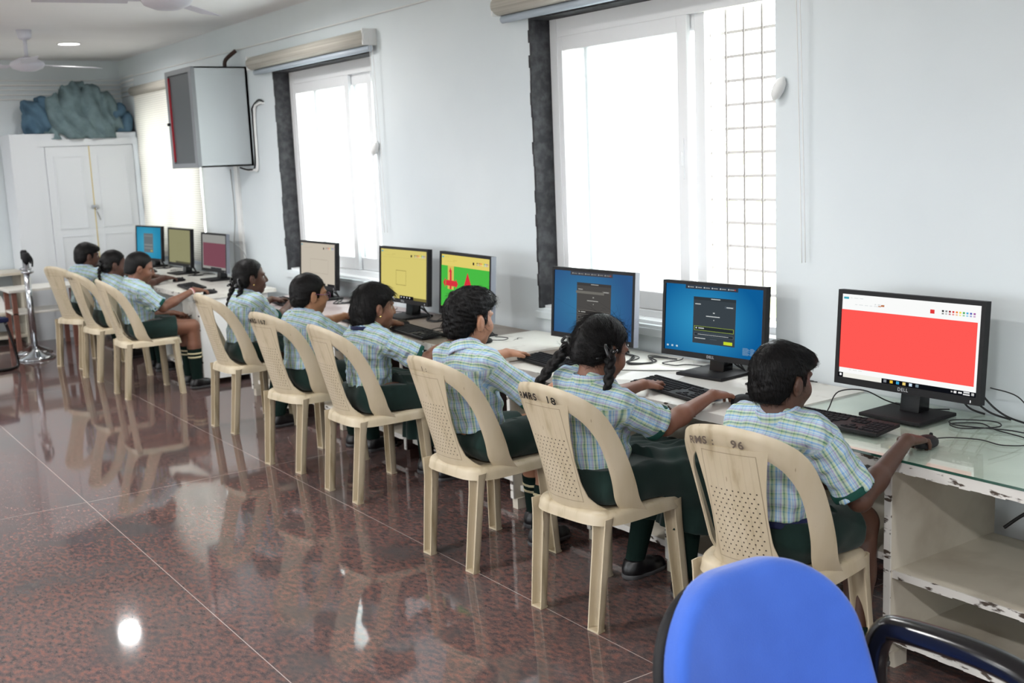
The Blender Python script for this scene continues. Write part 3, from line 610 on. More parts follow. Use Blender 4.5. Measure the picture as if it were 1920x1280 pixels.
def monitor(x, y, yaw, zc, W, kind, label, tilt=4, side=M_black, logo=True):
    s = W/MON_W; H = MON_H*s; root = empty('monitor', (x, y, .6705), R(yaw), label=label, cat='monitor', group='desktop monitors along the desks')
    zl = zc-.6705
    bm = B(); box(bm, -.10, .11, -.118, .118, 0, .013, bev=.004); obj('base', bm, M_black, root)
    bm = B(); hw = .036
    rows = [(.045, .03, .01), (.05, .028, .06), (.055, .022, zl*.6), (.05, .018, zl)]
    vs = [[bm.verts.new((a+sx*b, sy*hw, z)) for sx, sy in ((-1, -1), (1, -1), (1, 1), (-1, 1))] for a, b, z in rows]
    for p, q in zip(vs, vs[1:]):
        for k in range(4): bm.faces.new((p[k], p[(k+1) % 4], q[(k+1) % 4], q[k]))
    bm.faces.new(vs[0]); bm.faces.new(vs[-1]); obj('neck', bm, M_black_gloss, root)
    T = Matrix.Translation((0, 0, zl)) @ Matrix.Rotation(R(tilt), 4, 'Y')
    bz, bb = .0145*s, .024*s
    bm = B()
    box(bm, -.012, .018, -W/2, W/2, -H/2, -H/2+bb, 0, T); box(bm, -.012, .018, -W/2, W/2, H/2-bz, H/2, 0, T)
    box(bm, -.012, .018, -W/2, -W/2+bz, -H/2+bb, H/2-bz, 0, T); box(bm, -.012, .018, W/2-bz, W/2, -H/2+bb, H/2-bz, 0, T)
    box(bm, -.004, .02, -W/2+.004, W/2-.004, -H/2+.004, H/2-.004, 0, T); box(bm, .02, .045, -W/2+.09, W/2-.09, -H/2+.05, H/2-.06, 0, T, bev=.01)
    hs = obj('housing', bm, M_black, root)
    if side != M_black:
        for yy in (-W/2-.0015, W/2): bm = B(); box(bm, -.011, .017, yy, yy+.0015, -H/2, H/2, 0, T); obj('side_trim', bm, side, hs)
    # screen: rectangles from the picture on the panel, one mesh
    base, rects = SCREENS[kind]
    sw, sh = W-2*bz, H-bz-bb; zt = H/2-bz
    me = bm = B(); uvl = bm.loops.layers.uv.new('UVMap'); mats = []
    def quad(x0, y0, x1, y1, m, lay):
        if m not in mats: mats.append(m)
        pts = [(x0, y0), (x1, y0), (x1, y1), (x0, y1)]
        f = bm.faces.new([bm.verts.new(T @ Vector((-.0062-.00004*lay, sw*(.5-u), zt-v*sh))) for u, v in pts]); f.material_index = mats.index(m)
        for l, (u, v) in zip(f.loops, pts): l[uvl].uv = (u, v)
    quad(0, 0, 1, 1, em(base) if isinstance(base, tuple) else base, 0)
    for i, (x0, y0, x1, y1, c) in enumerate(rects): quad(x0, y0, x1, y1, em(c), i+1)
    if kind == 'green':
        lay = 90
        for tri in [[(.565, .28), (.72, .72), (.43, .72)], [(.10, .42), (.10, .60), (.05, .51)], [(.32, .42), (.32, .60), (.37, .51)], [(.205, .22), (.235, .31), (.175, .31)]]:
            m = em(rr); mats.append(m) if m not in mats else None
            f = bm.faces.new([bm.verts.new(T @ Vector((-.0062-.00004*lay, sw*(.5-u), zt-v*sh))) for u, v in tri]); f.material_index = mats.index(m); lay += 1
    m_ = bpy.data.meshes.new('screen'); bm.to_mesh(m_); bm.free()
    for m in mats: m_.materials.append(m)
    so = obj('screen', m_, [], hs)
    if logo:
        me = text_mesh('DELL', .016*s, Matrix.Identity(4))
        for v in me.vertices: v.co = T @ Vector((-.0124, -v.co.x, -H/2+bb*.5+v.co.y))
        obj('maker_mark', me, M_label, hs)
    bm = B(); box(bm, -.0126, -.0118, -W/2+.03, -W/2+.033, -H/2+.006, -H/2+.014, 0, T); obj('power_light', bm, em((240, 240, 240)), hs)
    return root
MONS = [
    (3.215, 10.79, -8, .895, .55, 'login_cyan', 'monitor with cyan desktop and grey box, farthest down the desks', 4, M_black),
    (3.19, 9.82, -2, .903, .552, 'olive', 'monitor with a plain olive screen in front of the drawn blind', 4, M_black),
    (3.20, 8.99, -2, .894, .53, 'maroon', 'monitor showing a maroon picture on the white drawer desk', 4, M_silver),
    (3.21, 7.02, -2, .907, .53, 'beige', 'monitor with pale beige drawing page by the middle window', 4, M_black),
    (3.19, 5.80, -2, .917, .547, 'yellow', 'monitor with yellow page and one outlined square', 4, M_black),
    (3.05, 4.90, 4, .935, .556, 'green', 'monitor showing red arrows and a red triangle on green', 4, M_silver),
    (3.18, 4.02, -4, .896, .556, 'login_dim', 'silver edged monitor with dim blue login page before the large window', 4, M_silver),
    (3.22, 3.29, -6, .890, .530, 'login', 'monitor with bright blue login page and a yellow button', 4, M_black),
    (3.165, 2.325, -2, .916, .556, 'red', 'monitor filled with bright red on the glass topped desk', 4, M_black),
]
for m in MONS: monitor(m[0], m[1], -m[2], m[3], m[4], m[5], m[6], m[7], m[8], m[5] not in ('login_cyan', 'olive', 'maroon', 'beige'))

# ---------------------------------------------------------------- keyboards and mice
def kb_meshes():
    a = B(); box(a, -.065, .065, -.221, .221, .004, .016, bev=.003)
    for v in a.verts: v.co.z += (v.co.x+.065)*.07
    k = B(); rows = [(.048, [(-.205+.0275*i + (.012 if i > 0 else 0)+(.006 if i > 4 else 0)+(.006 if i > 8 else 0), .015) for i in range(15)])]
    xs = .048
    def key(x, y, wy, wx=.0145): box(k, x-wx/2, x+wx/2, y-wy/2, y+wy/2, .0155+(x+.065)*.07, .0195+(x+.065)*.07)
    for i in range(16): key(.050, .205-.0195*i*1.04, .0155, .010)
    for r, x in enumerate((.029, .010, -.009, -.028, -.047)):
        n = 14 - (r > 1) - (r > 2)
        if r < 4:
            off = [0, .006, .010, .016][r]
            for i in range(n): key(x, .205-off-.0192*i, .0155)
        else:
            y = .205
            for w in (.022, .018, .018, .105, .018, .018, .018, .022): key(x, y-w/2+.008, w-.003); y -= w+.001
        for i in range(3):
            if not (r == 2 or (r == 3 and i != 1)): key(x, -.088-.0195*i, .0155)
        for i in range(4): key(x, -.154-.0185*i, .015)
    out = []
    for bm, n, m in ((a, 'case', M_black), (k, 'keys', M_key)):
        me = bpy.data.meshes.new(n); bmesh.ops.recalc_face_normals(bm, faces=bm.faces); bm.to_mesh(me); bm.free(); me.materials.append(m); out.append(me)
    return out
KB = kb_meshes()
for (x, y, yaw, lab) in [
    (2.905, 2.43, 4, 'black keyboard on the glass sheet below the red screen'), (2.885, 3.155, -8, 'black keyboard under the hands of the frizzy haired child'),
    (2.885, 3.93, -5, 'black keyboard on the white desk, touching the loose board'), (2.905, 5.19, -6, 'black keyboard in front of the green picture screen'),
    (2.895, 5.88, -3, 'black keyboard on the mauve desk beside the bob haired child'), (2.95, 7.02, -6, 'black keyboard at the far end of the mauve desk'),
    (2.84, 8.56, -6, 'dark keyboard on the white drawer desk'), (2.86, 9.5, -6, 'dark keyboard below the olive screen')]:
    k = empty('keyboard', (x, y, .6705), R(yaw), label=lab, cat='keyboard', group='black computer keyboards'); obj('case', KB[0], [], k); obj('keys', KB[1], [], k)
def mouse_mesh():
    bm = B(); bmesh.ops.create_uvsphere(bm, u_segments=24, v_segments=14, radius=1)
    for v in bm.verts:
        x, y, z = v.co; e = 1-.12*x
        v.co = Vector((x*.055, y*.031*e, max(z, -.25)*.026*(1-.25*x)+.0075))
    me = bpy.data.meshes.new('shell'); bm.to_mesh(me); bm.free(); me.materials.append(M_black); me.polygons.foreach_set('use_smooth', [True]*len(me.polygons))
    w = B(); 
    tube(w, [(.028, -.003, .026), (.028, .003, .026)], .008, 12); m2 = bpy.data.meshes.new('scroll_wheel'); w.to_mesh(m2); w.free(); m2.materials.append(M_key)
    return me, m2
MO = mouse_mesh()
MICE = [(2.90, 2.055, 12, 'black mouse under the hand resting on the glass sheet', .6705), (2.925, 2.845, 8, 'black mouse under the frizzy haired child\'s fingers', .6705), (2.93, 3.605, 6, 'black mouse beside the crumpled paper', .6705),
        (2.955, 4.61, 6, 'black mouse on the edge of the loose board', .6822), (3.0, 5.52, 10, 'black mouse on the grey-brown desk below the yellow screen', .6705), (2.93, 6.70, 15, 'black mouse on the mauve desk by the beige screen', .6705), (2.81, 8.06, 5, 'grey black mouse in the hand wearing pink wristbands', .6705), (2.945, 9.17, 5, 'dark mouse below the olive screen', .6705), (3.02, 10.16, 10, 'dark mouse on the desk nearest the cupboard', .6705)]
for (x, y, yaw, lab, z) in MICE:
    m = empty('mouse', (x, y, z), R(yaw), label=lab, cat='mouse', group='black computer mice'); obj('shell', MO[0], [], m); obj('scroll_wheel', MO[1], [], m)
def cable(name, label, pts, r=.0022, m=M_rubber, cat='cable', sub=7):
    bm = B(); tube(bm, smooth_path(pts, sub), r, 6); return tag(obj(name, bm, m), label, cat)
Z = .673
cable('mouse_cable', 'thin black mouse cable looping over the glass sheet', [(2.955, 2.066, .68), (3.02, 2.05, .674), (3.06, 1.98, Z), (3.05, 1.90, Z), (3.11, 1.85, Z), (3.17, 1.90, Z), (3.20, 2.02, Z), (3.24, 2.10, Z), (3.17, 2.16, Z), (3.13, 2.09, Z+.004), (3.22, 2.02, Z+.006), (3.28, 2.08, Z+.003), (3.20, 2.17, Z+.006), (3.14, 2.12, Z+.008), (3.2, 1.98, Z+.006), (3.24, 1.93, Z), (3.30, 1.95, .70), (3.32, 2.02, .76), (3.26, 2.08, .79)])
cable('keyboard_cable', 'arched black keyboard cable behind the glass desk keyboard', [(2.97, 2.50, .685), (3.02, 2.53, .69), (3.08, 2.54, .735), (3.14, 2.48, .74), (3.2, 2.42, .70), (3.28, 2.36, Z), (3.34, 2.28, Z)])
for k, (a, b) in enumerate([((3.24, 2.20, .84), (3.35, 2.06, Z)), ((3.24, 2.25, .84), (3.36, 2.16, Z)), ((3.24, 2.15, .84), (3.33, 1.98, Z))]):
    cable('power_cable', ['thick black cable dropping behind the red screen', 'black video cable curving behind the red screen', 'black power lead at the wall behind the red screen'][k], [a, (a[0]+.06, a[1]-.03, .74), ((a[0]+b[0])/2+.04, (a[1]+b[1])/2, .69), b], .0036)
for k, (cx, cy) in enumerate([(3.18, 4.02), (3.22, 3.29), (3.05, 4.90), (3.19, 5.80), (3.21, 7.02), (3.19, 9.82), (3.215, 10.79)]):
    lab = ['tangled dark cables beside the dim login screen', 'cable tangle behind the bright login screen', 'cables trailing from the green picture screen towards the loose board', 'looped cables beside the yellow screen stand', 'thin cables trailing from the beige screen', 'cables trailing beside the olive screen', 'cables under the cyan screen'][k]
    t = empty('cable_bundle', (cx, cy, .67), label=lab, cat='cables', group='cable bundles behind the monitors')
    for j in range(4):
        rnd = random.Random(k*10+j); sg = -1 if j < 3 else 1; q = rnd.uniform
        pts = [(.055, -.03+.03*j, .13), (.085, -.05+.03*j, .06), (.09, sg*.10+q(-.02, .02), .012), (.05+q(-.03, .03), sg*(.20+q(-.03, .05)), .004), (-.02+q(-.05, .05), sg*(.27+q(-.04, .06)), .004), (.03+q(-.04, .04), sg*(.34+q(-.03, .05)), .006), (.10+q(-.02, .02), sg*(.28+q(-.04, .04)), .010), (.15, sg*(.33+q(0, .1)), .006)]
        bm = B(); tube(bm, smooth_path(pts, 7), .0024 if j % 2 else .0036, 6); obj('cable', bm, M_rubber, t)
cable('mouse_cable', 'thin wire curving over the white desk to the plaited child\'s screen', [(2.985, 3.61, .68), (3.05, 3.58, Z), (3.12, 3.50, Z), (3.2, 3.42, Z), (3.26, 3.40, Z)], .002)
cable('mouse_cable', 'thin mouse wire curling on the loose white board', [(3.01, 4.62, .69), (3.07, 4.60, .685), (3.12, 4.64, .685), (3.10, 4.72, .685), (3.16, 4.80, Z)], .002)
cable('hanging_cable', 'grey wire hanging down the wall behind the maroon screen', [(3.385, 8.98, 1.56), (3.38, 8.95, 1.2), (3.37, 8.99, .95), (3.33, 8.9, .72)], .004, M_greyw)
cable('hanging_cable', 'thin wire bowed between the wall and the maroon screen', [(3.25, 8.8, 1.0), (3.33, 8.75, .93), (3.37, 8.7, .8), (3.35, 8.66, .68)], .003, M_greyw)
for k in range(3):
    cable('power_cable', ['black lead dangling under the glass topped desk', 'crossed black lead under the glass topped desk', 'black lead reaching the lower shelf'][k], [(3.30, 1.72-.02*k, .63), (3.28, 1.78-.08*k, .52), (3.24, 1.92-.16*k, .42), (3.2, 1.98-.2*k, .36 if k < 2 else .32)], .0055)
cable('power_cable', 'thin black lead under the keyboard tray', [(3.0, 1.55, .51), (3.1, 1.5, .44), (3.2, 1.42, .36), (3.22, 1.3, .33)], .0035)

# ---------------------------------------------------------------- wall cabinet, blinds, conduit
cabx0, cy0, cy1, cz0, cz1 = 2.955, 8.50, 9.11, 1.583, 2.335
t = empty('wall_cabinet', (XW, (cy0+cy1)/2, cz0), label='grey wall-mounted equipment cabinet with a smoked glass door', cat='cabinet')
D, h, H = XW-cabx0, (cy1-cy0)/2, cz1-cz0
bm = B(); box(bm, -D+.03, 0, -h, -h+.012, 0, H); box(bm, -D+.03, 0, h-.012, h, 0, H); box(bm, -D+.03, 0, -h, h, 0, .012); box(bm, -D+.03, 0, -h, h, H-.012, H); box(bm, -.02, 0, -h, h, 0, H)
box(bm, -D+.06, -.04, -h-.003, -h, H-.06, H-.052); box(bm, -D+.06, -.04, -h-.003, -h, .05, .058); obj('body', bm, M_cab, t)
bm = B(); f = .06
box(bm, -D, -D+.03, -h, -h+f, 0, H); box(bm, -D, -D+.03, h-f, h, 0, H); box(bm, -D, -D+.03, -h+f, h-f, 0, f*.6); box(bm, -D, -D+.03, -h+f, h-f, H-f*.6, H); dr = obj('door', bm, pm('grey_door_frame', srgb(128, 132, 136), .4), t)
bm = B(); box(bm, -D+.012, -D+.018, -h+f, h-f, f*.6, H-f*.6); obj('door_glass', bm, M_cabdark, dr)
bm = B(); box(bm, -D-.001, -D+.012, h-f-.012, h-f, .05, H-.05); obj('door_seal', bm, M_red, dr)
bm = B(); tube(bm, [(-D-.02, h-.03, H*.46), (-D+.002, h-.03, H*.46)], .012, 10); obj('lock', bm, M_black, dr)
bm = B(); tube(bm, smooth_path([(-.12, -h+.14, H), (-.11, -h+.14, H+.06), (-.03, -h+.12, H+.13)], 5), .016, 8); obj('cable_gland', bm, M_dark_wood, t)
cable('conduit', 'thin white conduit running along the wall below the ceiling', [(XW-.008, -3.5, 2.47), (XW-.008, 4, 2.468), (XW-.008, 8.0, 2.472), (XW-.008, 11.86, 2.49)], .005, M_white, 'conduit')
for k in range(5):
    cable('conduit', ['lowest', 'second', 'third', 'fourth', 'topmost'][k]+' white pipe running along the wall above the cupboard', [(XL+.1, YF-.012, 2.30+.045*k), (0, YF-.012, 2.30+.045*k), (XW-.1, YF-.012, 2.30+.045*k), (XW-.015, YF-.05, 2.31+.045*k), (XW-.012, YF-.5, 2.32+.045*k)], .010 if k == 3 else .006, M_white, 'conduit', 3)
bm = B(); box(bm, XW-.02, XW-.0005, 8.82, 8.90, .68, cz0); tag(obj('cable_trunking', bm, M_white), 'white vertical trunking below the grey wall cabinet', 'trunking')
cable('cabinet_cable', 'black cable looping out beside the grey wall cabinet', [(3.33, 8.62, 1.57), (3.37, 8.52, 1.55), (3.385, 8.44, 1.6), (3.385, 8.42, 1.95), (3.38, 8.40, 2.02), (3.385, 8.28, 2.07), (3.39, 8.2, 2.05)], .007)
cable('cabinet_cable', 'white pipe bend beside the grey wall cabinet', [(3.37, 8.60, 1.55), (3.385, 8.47, 1.55), (3.388, 8.40, 1.58), (3.388, 8.38, 1.98), (3.388, 8.3, 2.04), (3.39, 8.2, 2.045)], .011, M_white)
def blind(name, y0, y1, z, label, drop=0):
    t = empty(name, (XW-.06, (y0+y1)/2, z), label=label, cat='blind', group='fabric roller blinds'); l = (y1-y0)/2
    bm = B(); tube(bm, [(0, -l, 0), (0, l, 0)], .047, 20); obj('fabric_roll', bm, M_blind, t)
    bm = B(); tube(bm, [(.02, -l+.01, -.066), (.02, l-.01, -.066)], .019, 12); obj('hem_bar', bm, M_hem, t)
    for s in (-1, 1): bm = B(); box(bm, -.04, .06, s*l-.006, s*l+.006, -.05, .05, bev=.003); tube(bm, [(0, s*(l+.004), 0), (0, s*(l+.012), 0)], .035, 16); obj('bracket', bm, M_white, t)
    bm = B()
    for dx in (0, .02):
        tube(bm, smooth_path([(.0+dx, -l-.012, 0), (.01+dx, -l-.02, -.5), (.02+dx, -l-.03, -1.2)], 5), .0018, 5)
    obj('pull_cord', bm, M_white, t)
    return t
b1 = blind('roller_blind', 2.98, 4.93, 2.335, 'rolled-up beige blind above the large window')
blind('roller_blind', 6.365, 8.25, 2.335, 'rolled-up beige blind above the middle window')
for k, (y, z) in enumerate([(3.085, 1.80), (6.43, 1.66)]):
    bm = B(); lathe(bm, [(.002, -.05), (.02, -.03), (.024, 0), (.02, .03), (.002, .05)], 14)
    o = obj('cord_cleat', bm, M_white, smooth=True); o.location = (XW-.02, y, z); o.rotation_euler = (R(25), R(10), 0); tag(o, ['white cord cleat on the wall edge of the large window', 'white cord cleat on the wall edge of the middle window'][k], 'cord cleat')
# drawn blind on the far window
m, nt, b = new_mat('thin_blind_fabric'); b.inputs['Base Color'].default_value = (*srgb(214, 210, 202), 1); b.inputs['Roughness'].default_value = .9
wv = nt.nodes.new('ShaderNodeTexWave'); wv.bands_direction = 'Z'; wv.inputs['Scale'].default_value = 16; tcn = nt.nodes.new('ShaderNodeTexCoord'); nt.links.new(tcn.outputs['Object'], wv.inputs['Vector'])
crn = nt.nodes.new('ShaderNodeValToRGB'); crn.color_ramp.elements[0].color = (*srgb(190, 186, 180), 1); crn.color_ramp.elements[1].color = (*srgb(226, 222, 214), 1); crn.color_ramp.elements[0].position = .05; crn.color_ramp.elements[1].position = .35
nt.links.new(wv.outputs['Fac'], crn.inputs[0]); tr = nt.nodes.new('ShaderNodeBsdfTranslucent'); nt.links.new(crn.outputs[0], tr.inputs[0]); nt.links.new(crn.outputs[0], b.inputs['Base Color'])
mxs = nt.nodes.new('ShaderNodeMixShader'); mxs.inputs[0].default_value = .26; outn = nt.nodes['Material Output']; nt.links.new(b.outputs[0], mxs.inputs[1]); nt.links.new(tr.outputs[0], mxs.inputs[2]); nt.links.new(mxs.outputs[0], outn.inputs[0])
M_sheer = m
t = empty('roller_blind', (XW-.03, 10.53, 2.34), label='ribbed cream blind drawn down beside the cupboard', cat='blind', group='fabric roller blinds')
bm = B(); rows = [[(.012*math.sin(k*.5)*.3, -.86+1.72*j/30, -.04-1.55*k/60) for j in range(31)] for k in range(61)]; grid_faces(bm, rows); obj('fabric_sheet', bm, M_sheer, t)
bm = B(); tube(bm, [(0, -.87, 0), (0, .87, 0)], .045, 16); obj('fabric_roll', bm, M_blind, t)
bm = B(); box(bm, -.01, .01, -.86, .86, -1.61, -1.58); obj('hem_bar', bm, M_hem, t)

# ---------------------------------------------------------------- cupboard and dust sheets
YC = 11.45
M_cup = pm('cupboard_paint', srgb(204, 208, 212), .5, .3)
t = empty('cupboard', (2.79, YC, 0), label='tall white two-door cupboard standing in the corner', cat='cupboard')
x0, x1 = 2.205-2.79, 3.385-2.79
bm = B(); box(bm, x0, x1, .03, .43, 0, 1.955); box(bm, x0, -.354, 0, .03, 0, 1.955); box(bm, .545, x1, 0, .03, 0, 1.90); box(bm, -.354, .545, 0, .03, 1.835, 1.90); box(bm, -.354, .545, 0, .03, 0, .06); obj('body', bm, M_cup, t)
bm = B()
box(bm, -.3535, -.286, .004, .0295, .061, 1.8345); obj('door_jamb', bm, M_cup, t)
for k, (a, b) in enumerate(((-.283, .118), (.124, .54))):
    bm = B(); box(bm, a, b, -.008, .015, .065, 1.83, bev=.003); dd = obj('door', bm, M_cup, t)
    for (z0, z1) in ((.16, .97), (1.06, 1.73)):
        bm = B(); i = .08; box(bm, a+i, b-i, -.011, -.006, z0, z1); 
        bm2 = bm; fr = .012
        for (p, q, r_, s_) in ((a+i-fr, a+i, z0-fr, z1+fr), (b-i, b-i+fr, z0-fr, z1+fr)): box(bm, p, q, -.015, -.006, r_, s_)
        box(bm, a+i, b-i, -.015, -.006, z0-fr, z0); box(bm, a+i, b-i, -.015, -.006, z1, z1+fr)
        obj('door_panel', bm, M_cup, dd)
bm = B(); box(bm, .117, .125, -.012, -.006, .07, 1.83); obj('door_gap_strip', bm, pm('yellow_strip', srgb(196, 178, 118), .6), t)
bm = B(); box(bm, .09, .16, -.03, -.008, 1.24, 1.262); tube(bm, smooth_path([(.13, -.03, 1.24), (.13, -.045, 1.21), (.15, -.045, 1.15), (.16, -.03, 1.12)], 4), .006, 6); obj('latch', bm, M_chrome, t)

# ---------------------------------------------------------------- signed distance modelling
class SDF:
    def __init__(s, lo, hi, v):
        s.lo = np.array(lo, float); s.v = v; s.n = np.ceil((np.array(hi)-s.lo)/v).astype(int)+1; s.d = np.full(s.n, .5, np.float32)
    def win(s, lo, hi):
        a = np.clip(np.floor((np.array(lo)-s.lo)/s.v).astype(int), 0, s.n); b = np.clip(np.ceil((np.array(hi)-s.lo)/s.v).astype(int)+1, 0, s.n)
        sl = tuple(slice(i, j) for i, j in zip(a, b)); g = np.meshgrid(*[s.lo[i]+s.v*np.arange(a[i], b[i]) for i in range(3)], indexing='ij', sparse=True)
        return sl, g
    def _mix(s, sl, d, k, sub=False):
        c = s.d[sl]
        if sub: d = -d; c2 = np.maximum(c, d) if k <= 0 else np.maximum(c, d)+np.maximum(k-np.abs(c-d), 0)**2/(4*k)
        else: c2 = np.minimum(c, d) if k <= 0 else np.minimum(c, d)-np.maximum(k-np.abs(c-d), 0)**2/(4*k)
        s.d[sl] = c2
    def cap(s, a, b, ra, rb=None, k=.015, sub=False):
        rb = ra if rb is None else rb; a = np.array(a, float); b = np.array(b, float); m = max(ra, rb)+k+3*s.v
        sl, (X, Y, Zz) = s.win(np.minimum(a, b)-m, np.maximum(a, b)+m)
        if 0 in s.d[sl].shape: return
        ba = b-a; L = max(1e-9, ba@ba); h = np.clip(((X-a[0])*ba[0]+(Y-a[1])*ba[1]+(Zz-a[2])*ba[2])/L, 0, 1)
        d = np.sqrt((X-a[0]-h*ba[0])**2+(Y-a[1]-h*ba[1])**2+(Zz-a[2]-h*ba[2])**2)-(ra+(rb-ra)*h)
        s._mix(sl, d, k, sub)
    def ell(s, c, r, Rm=None, k=.015, sub=False):
        c = np.array(c, float); r = np.array(r, float); m = r.max()+k+3*s.v; sl, (X, Y, Zz) = s.win(c-m, c+m)
        if 0 in s.d[sl].shape: return
        Rm = np.eye(3) if Rm is None else np.array(Rm)     # columns = local axes
        P = [(X-c[0])*Rm[0, i]+(Y-c[1])*Rm[1, i]+(Zz-c[2])*Rm[2, i] for i in range(3)]
        k0 = np.sqrt(sum((P[i]/r[i])**2 for i in range(3))); k1 = np.sqrt(sum((P[i]/r[i]**2)**2 for i in range(3)))+1e-6
        s._mix(sl, k0*(k0-1)/k1, k, sub)
    def cut(s, p, n, k=0):                                  # keep the side the normal points away from
        p = np.array(p, float); n = np.array(n, float); n = n/np.linalg.norm(n)
        sl, (X, Y, Zz) = s.win(s.lo-1, s.lo+s.n*s.v+1); d = (X-p[0])*n[0]+(Y-p[1])*n[1]+(Zz-p[2])*n[2]
        s.d = (np.maximum(s.d, d) if k <= 0 else np.maximum(s.d, d)+np.maximum(k-np.abs(s.d-d), 0)**2/(4*k)).astype(np.float32)
    def noise(s, amp, freq, seed=0):
        rs = np.random.RandomState(seed); sl, (X, Y, Zz) = s.win(s.lo-1, s.lo+s.n*s.v+1); t = 0
        for i in range(5):
            w = rs.normal(size=3)*freq; t = t+np.sin(X*w[0]+Y*w[1]+Zz*w[2]+rs.rand()*6.28)
        s.d += (amp*t/2.5).astype(np.float32)
    def mesh(s, name, off=(0, 0, 0), post=None):
        s.d[[0, -1]] = .5; s.d[:, [0, -1]] = .5; s.d[:, :, [0, -1]] = .5
        g = openvdb.FloatGrid(.5); g.copyFromArray(np.ascontiguousarray(s.d)); p, q = g.convertToQuads(0.0)
        p = np.asarray(p, np.float64)*s.v+s.lo; q = np.asarray(q)[:, ::-1]
        if post is not None: p = post(p)
        s.pts = p; me = bpy.data.meshes.new(name); p = p-np.array(off)
        me.vertices.add(len(p)); me.vertices.foreach_set('co', p.astype(np.float32).ravel()); me.loops.add(q.size); me.loops.foreach_set('vertex_index', q.astype(np.int32).ravel())
        me.polygons.add(len(q)); me.polygons.foreach_set('loop_start', np.arange(0, q.size, 4, dtype=np.int32)); me.polygons.foreach_set('use_smooth', np.ones(len(q), bool)); me.update(calc_edges=True); s.q = q; return me

def set_uv(me, uv, q):
    l = me.uv_layers.new(name='UVMap'); l.data.foreach_set('uv', uv[q.ravel()].astype(np.float32).ravel())
def V(*a): return np.array(a, float)
def nrm(v): return v/max(1e-9, np.linalg.norm(v))

# dust sheets over the cupboard
def sheets():
    t = empty('dust_sheet_bundle', (2.87, 11.66, 1.957), label='bundle of grey-green and blue dust sheets on top of the cupboard', cat='bundle')
    for nm, m, prims, seed in (('grey_sheet', M_clothA, [((2.92, 11.62, 2.14), (.27, .17, .30), .34), ((2.78, 11.60, 2.08), (.24, .16, .22), 0), ((3.10, 11.62, 2.10), (.20, .16, .22), 0), ((2.92, 11.46, 1.98), (.27, .05, .10), 0)], 3),
                               ('blue_sheet', M_clothB, [((2.53, 11.66, 2.10), (.145, .17, .21), 0)], 8), ('blue_sheet', M_clothB, [((3.24, 11.64, 2.08), (.13, .17, .17), 0), ((3.29, 11.56, 2.02), (.09, .10, .08), 0)], 5)):
        s = SDF((2.3, 11.3, 1.85), (3.42, 11.95, 2.6), .010); sl, (X, Y, Zz) = s.win((2.3, 11.3, 1.85), (3.5, 12, 2.7))
        for c, r, _ in prims:      # superellipsoids: slumped, flat-sided heaps
            q = ((np.abs(X-c[0])/r[0])**3.2+(np.abs(Y-c[1])/r[1])**3.2+(np.abs(Zz-c[2])/r[2])**3.2)**(1/3.2); d = (q-1)*min(r); h = np.maximum(.07-np.abs(s.d-d), 0); s.d = (np.minimum(s.d, d)-h*h/.28).astype(np.float32)
        fold = np.abs(np.sin((X-2.87)*17+3*np.sin(Zz*5+seed)+seed)); s.d += (.020*(1-fold)**2*1.4 - .006*np.sin(X*61+Zz*13+seed) + .008*np.sin(Zz*31+X*23)).astype(np.float32)
        s.noise(.010, 20, seed); s.d = np.maximum(s.d, np.where((Y < 11.47) & (nm == 'grey_sheet'), 1.90-Zz, 1.957-Zz)).astype(np.float32); s.cut((0, YF-.015, 0), (0, 1, 0)); s.cut((XW-.03, 0, 0), (1, 0, 0))
        obj(nm, s.mesh(nm, (2.87, 11.66, 1.957)), m, t)
sheets()

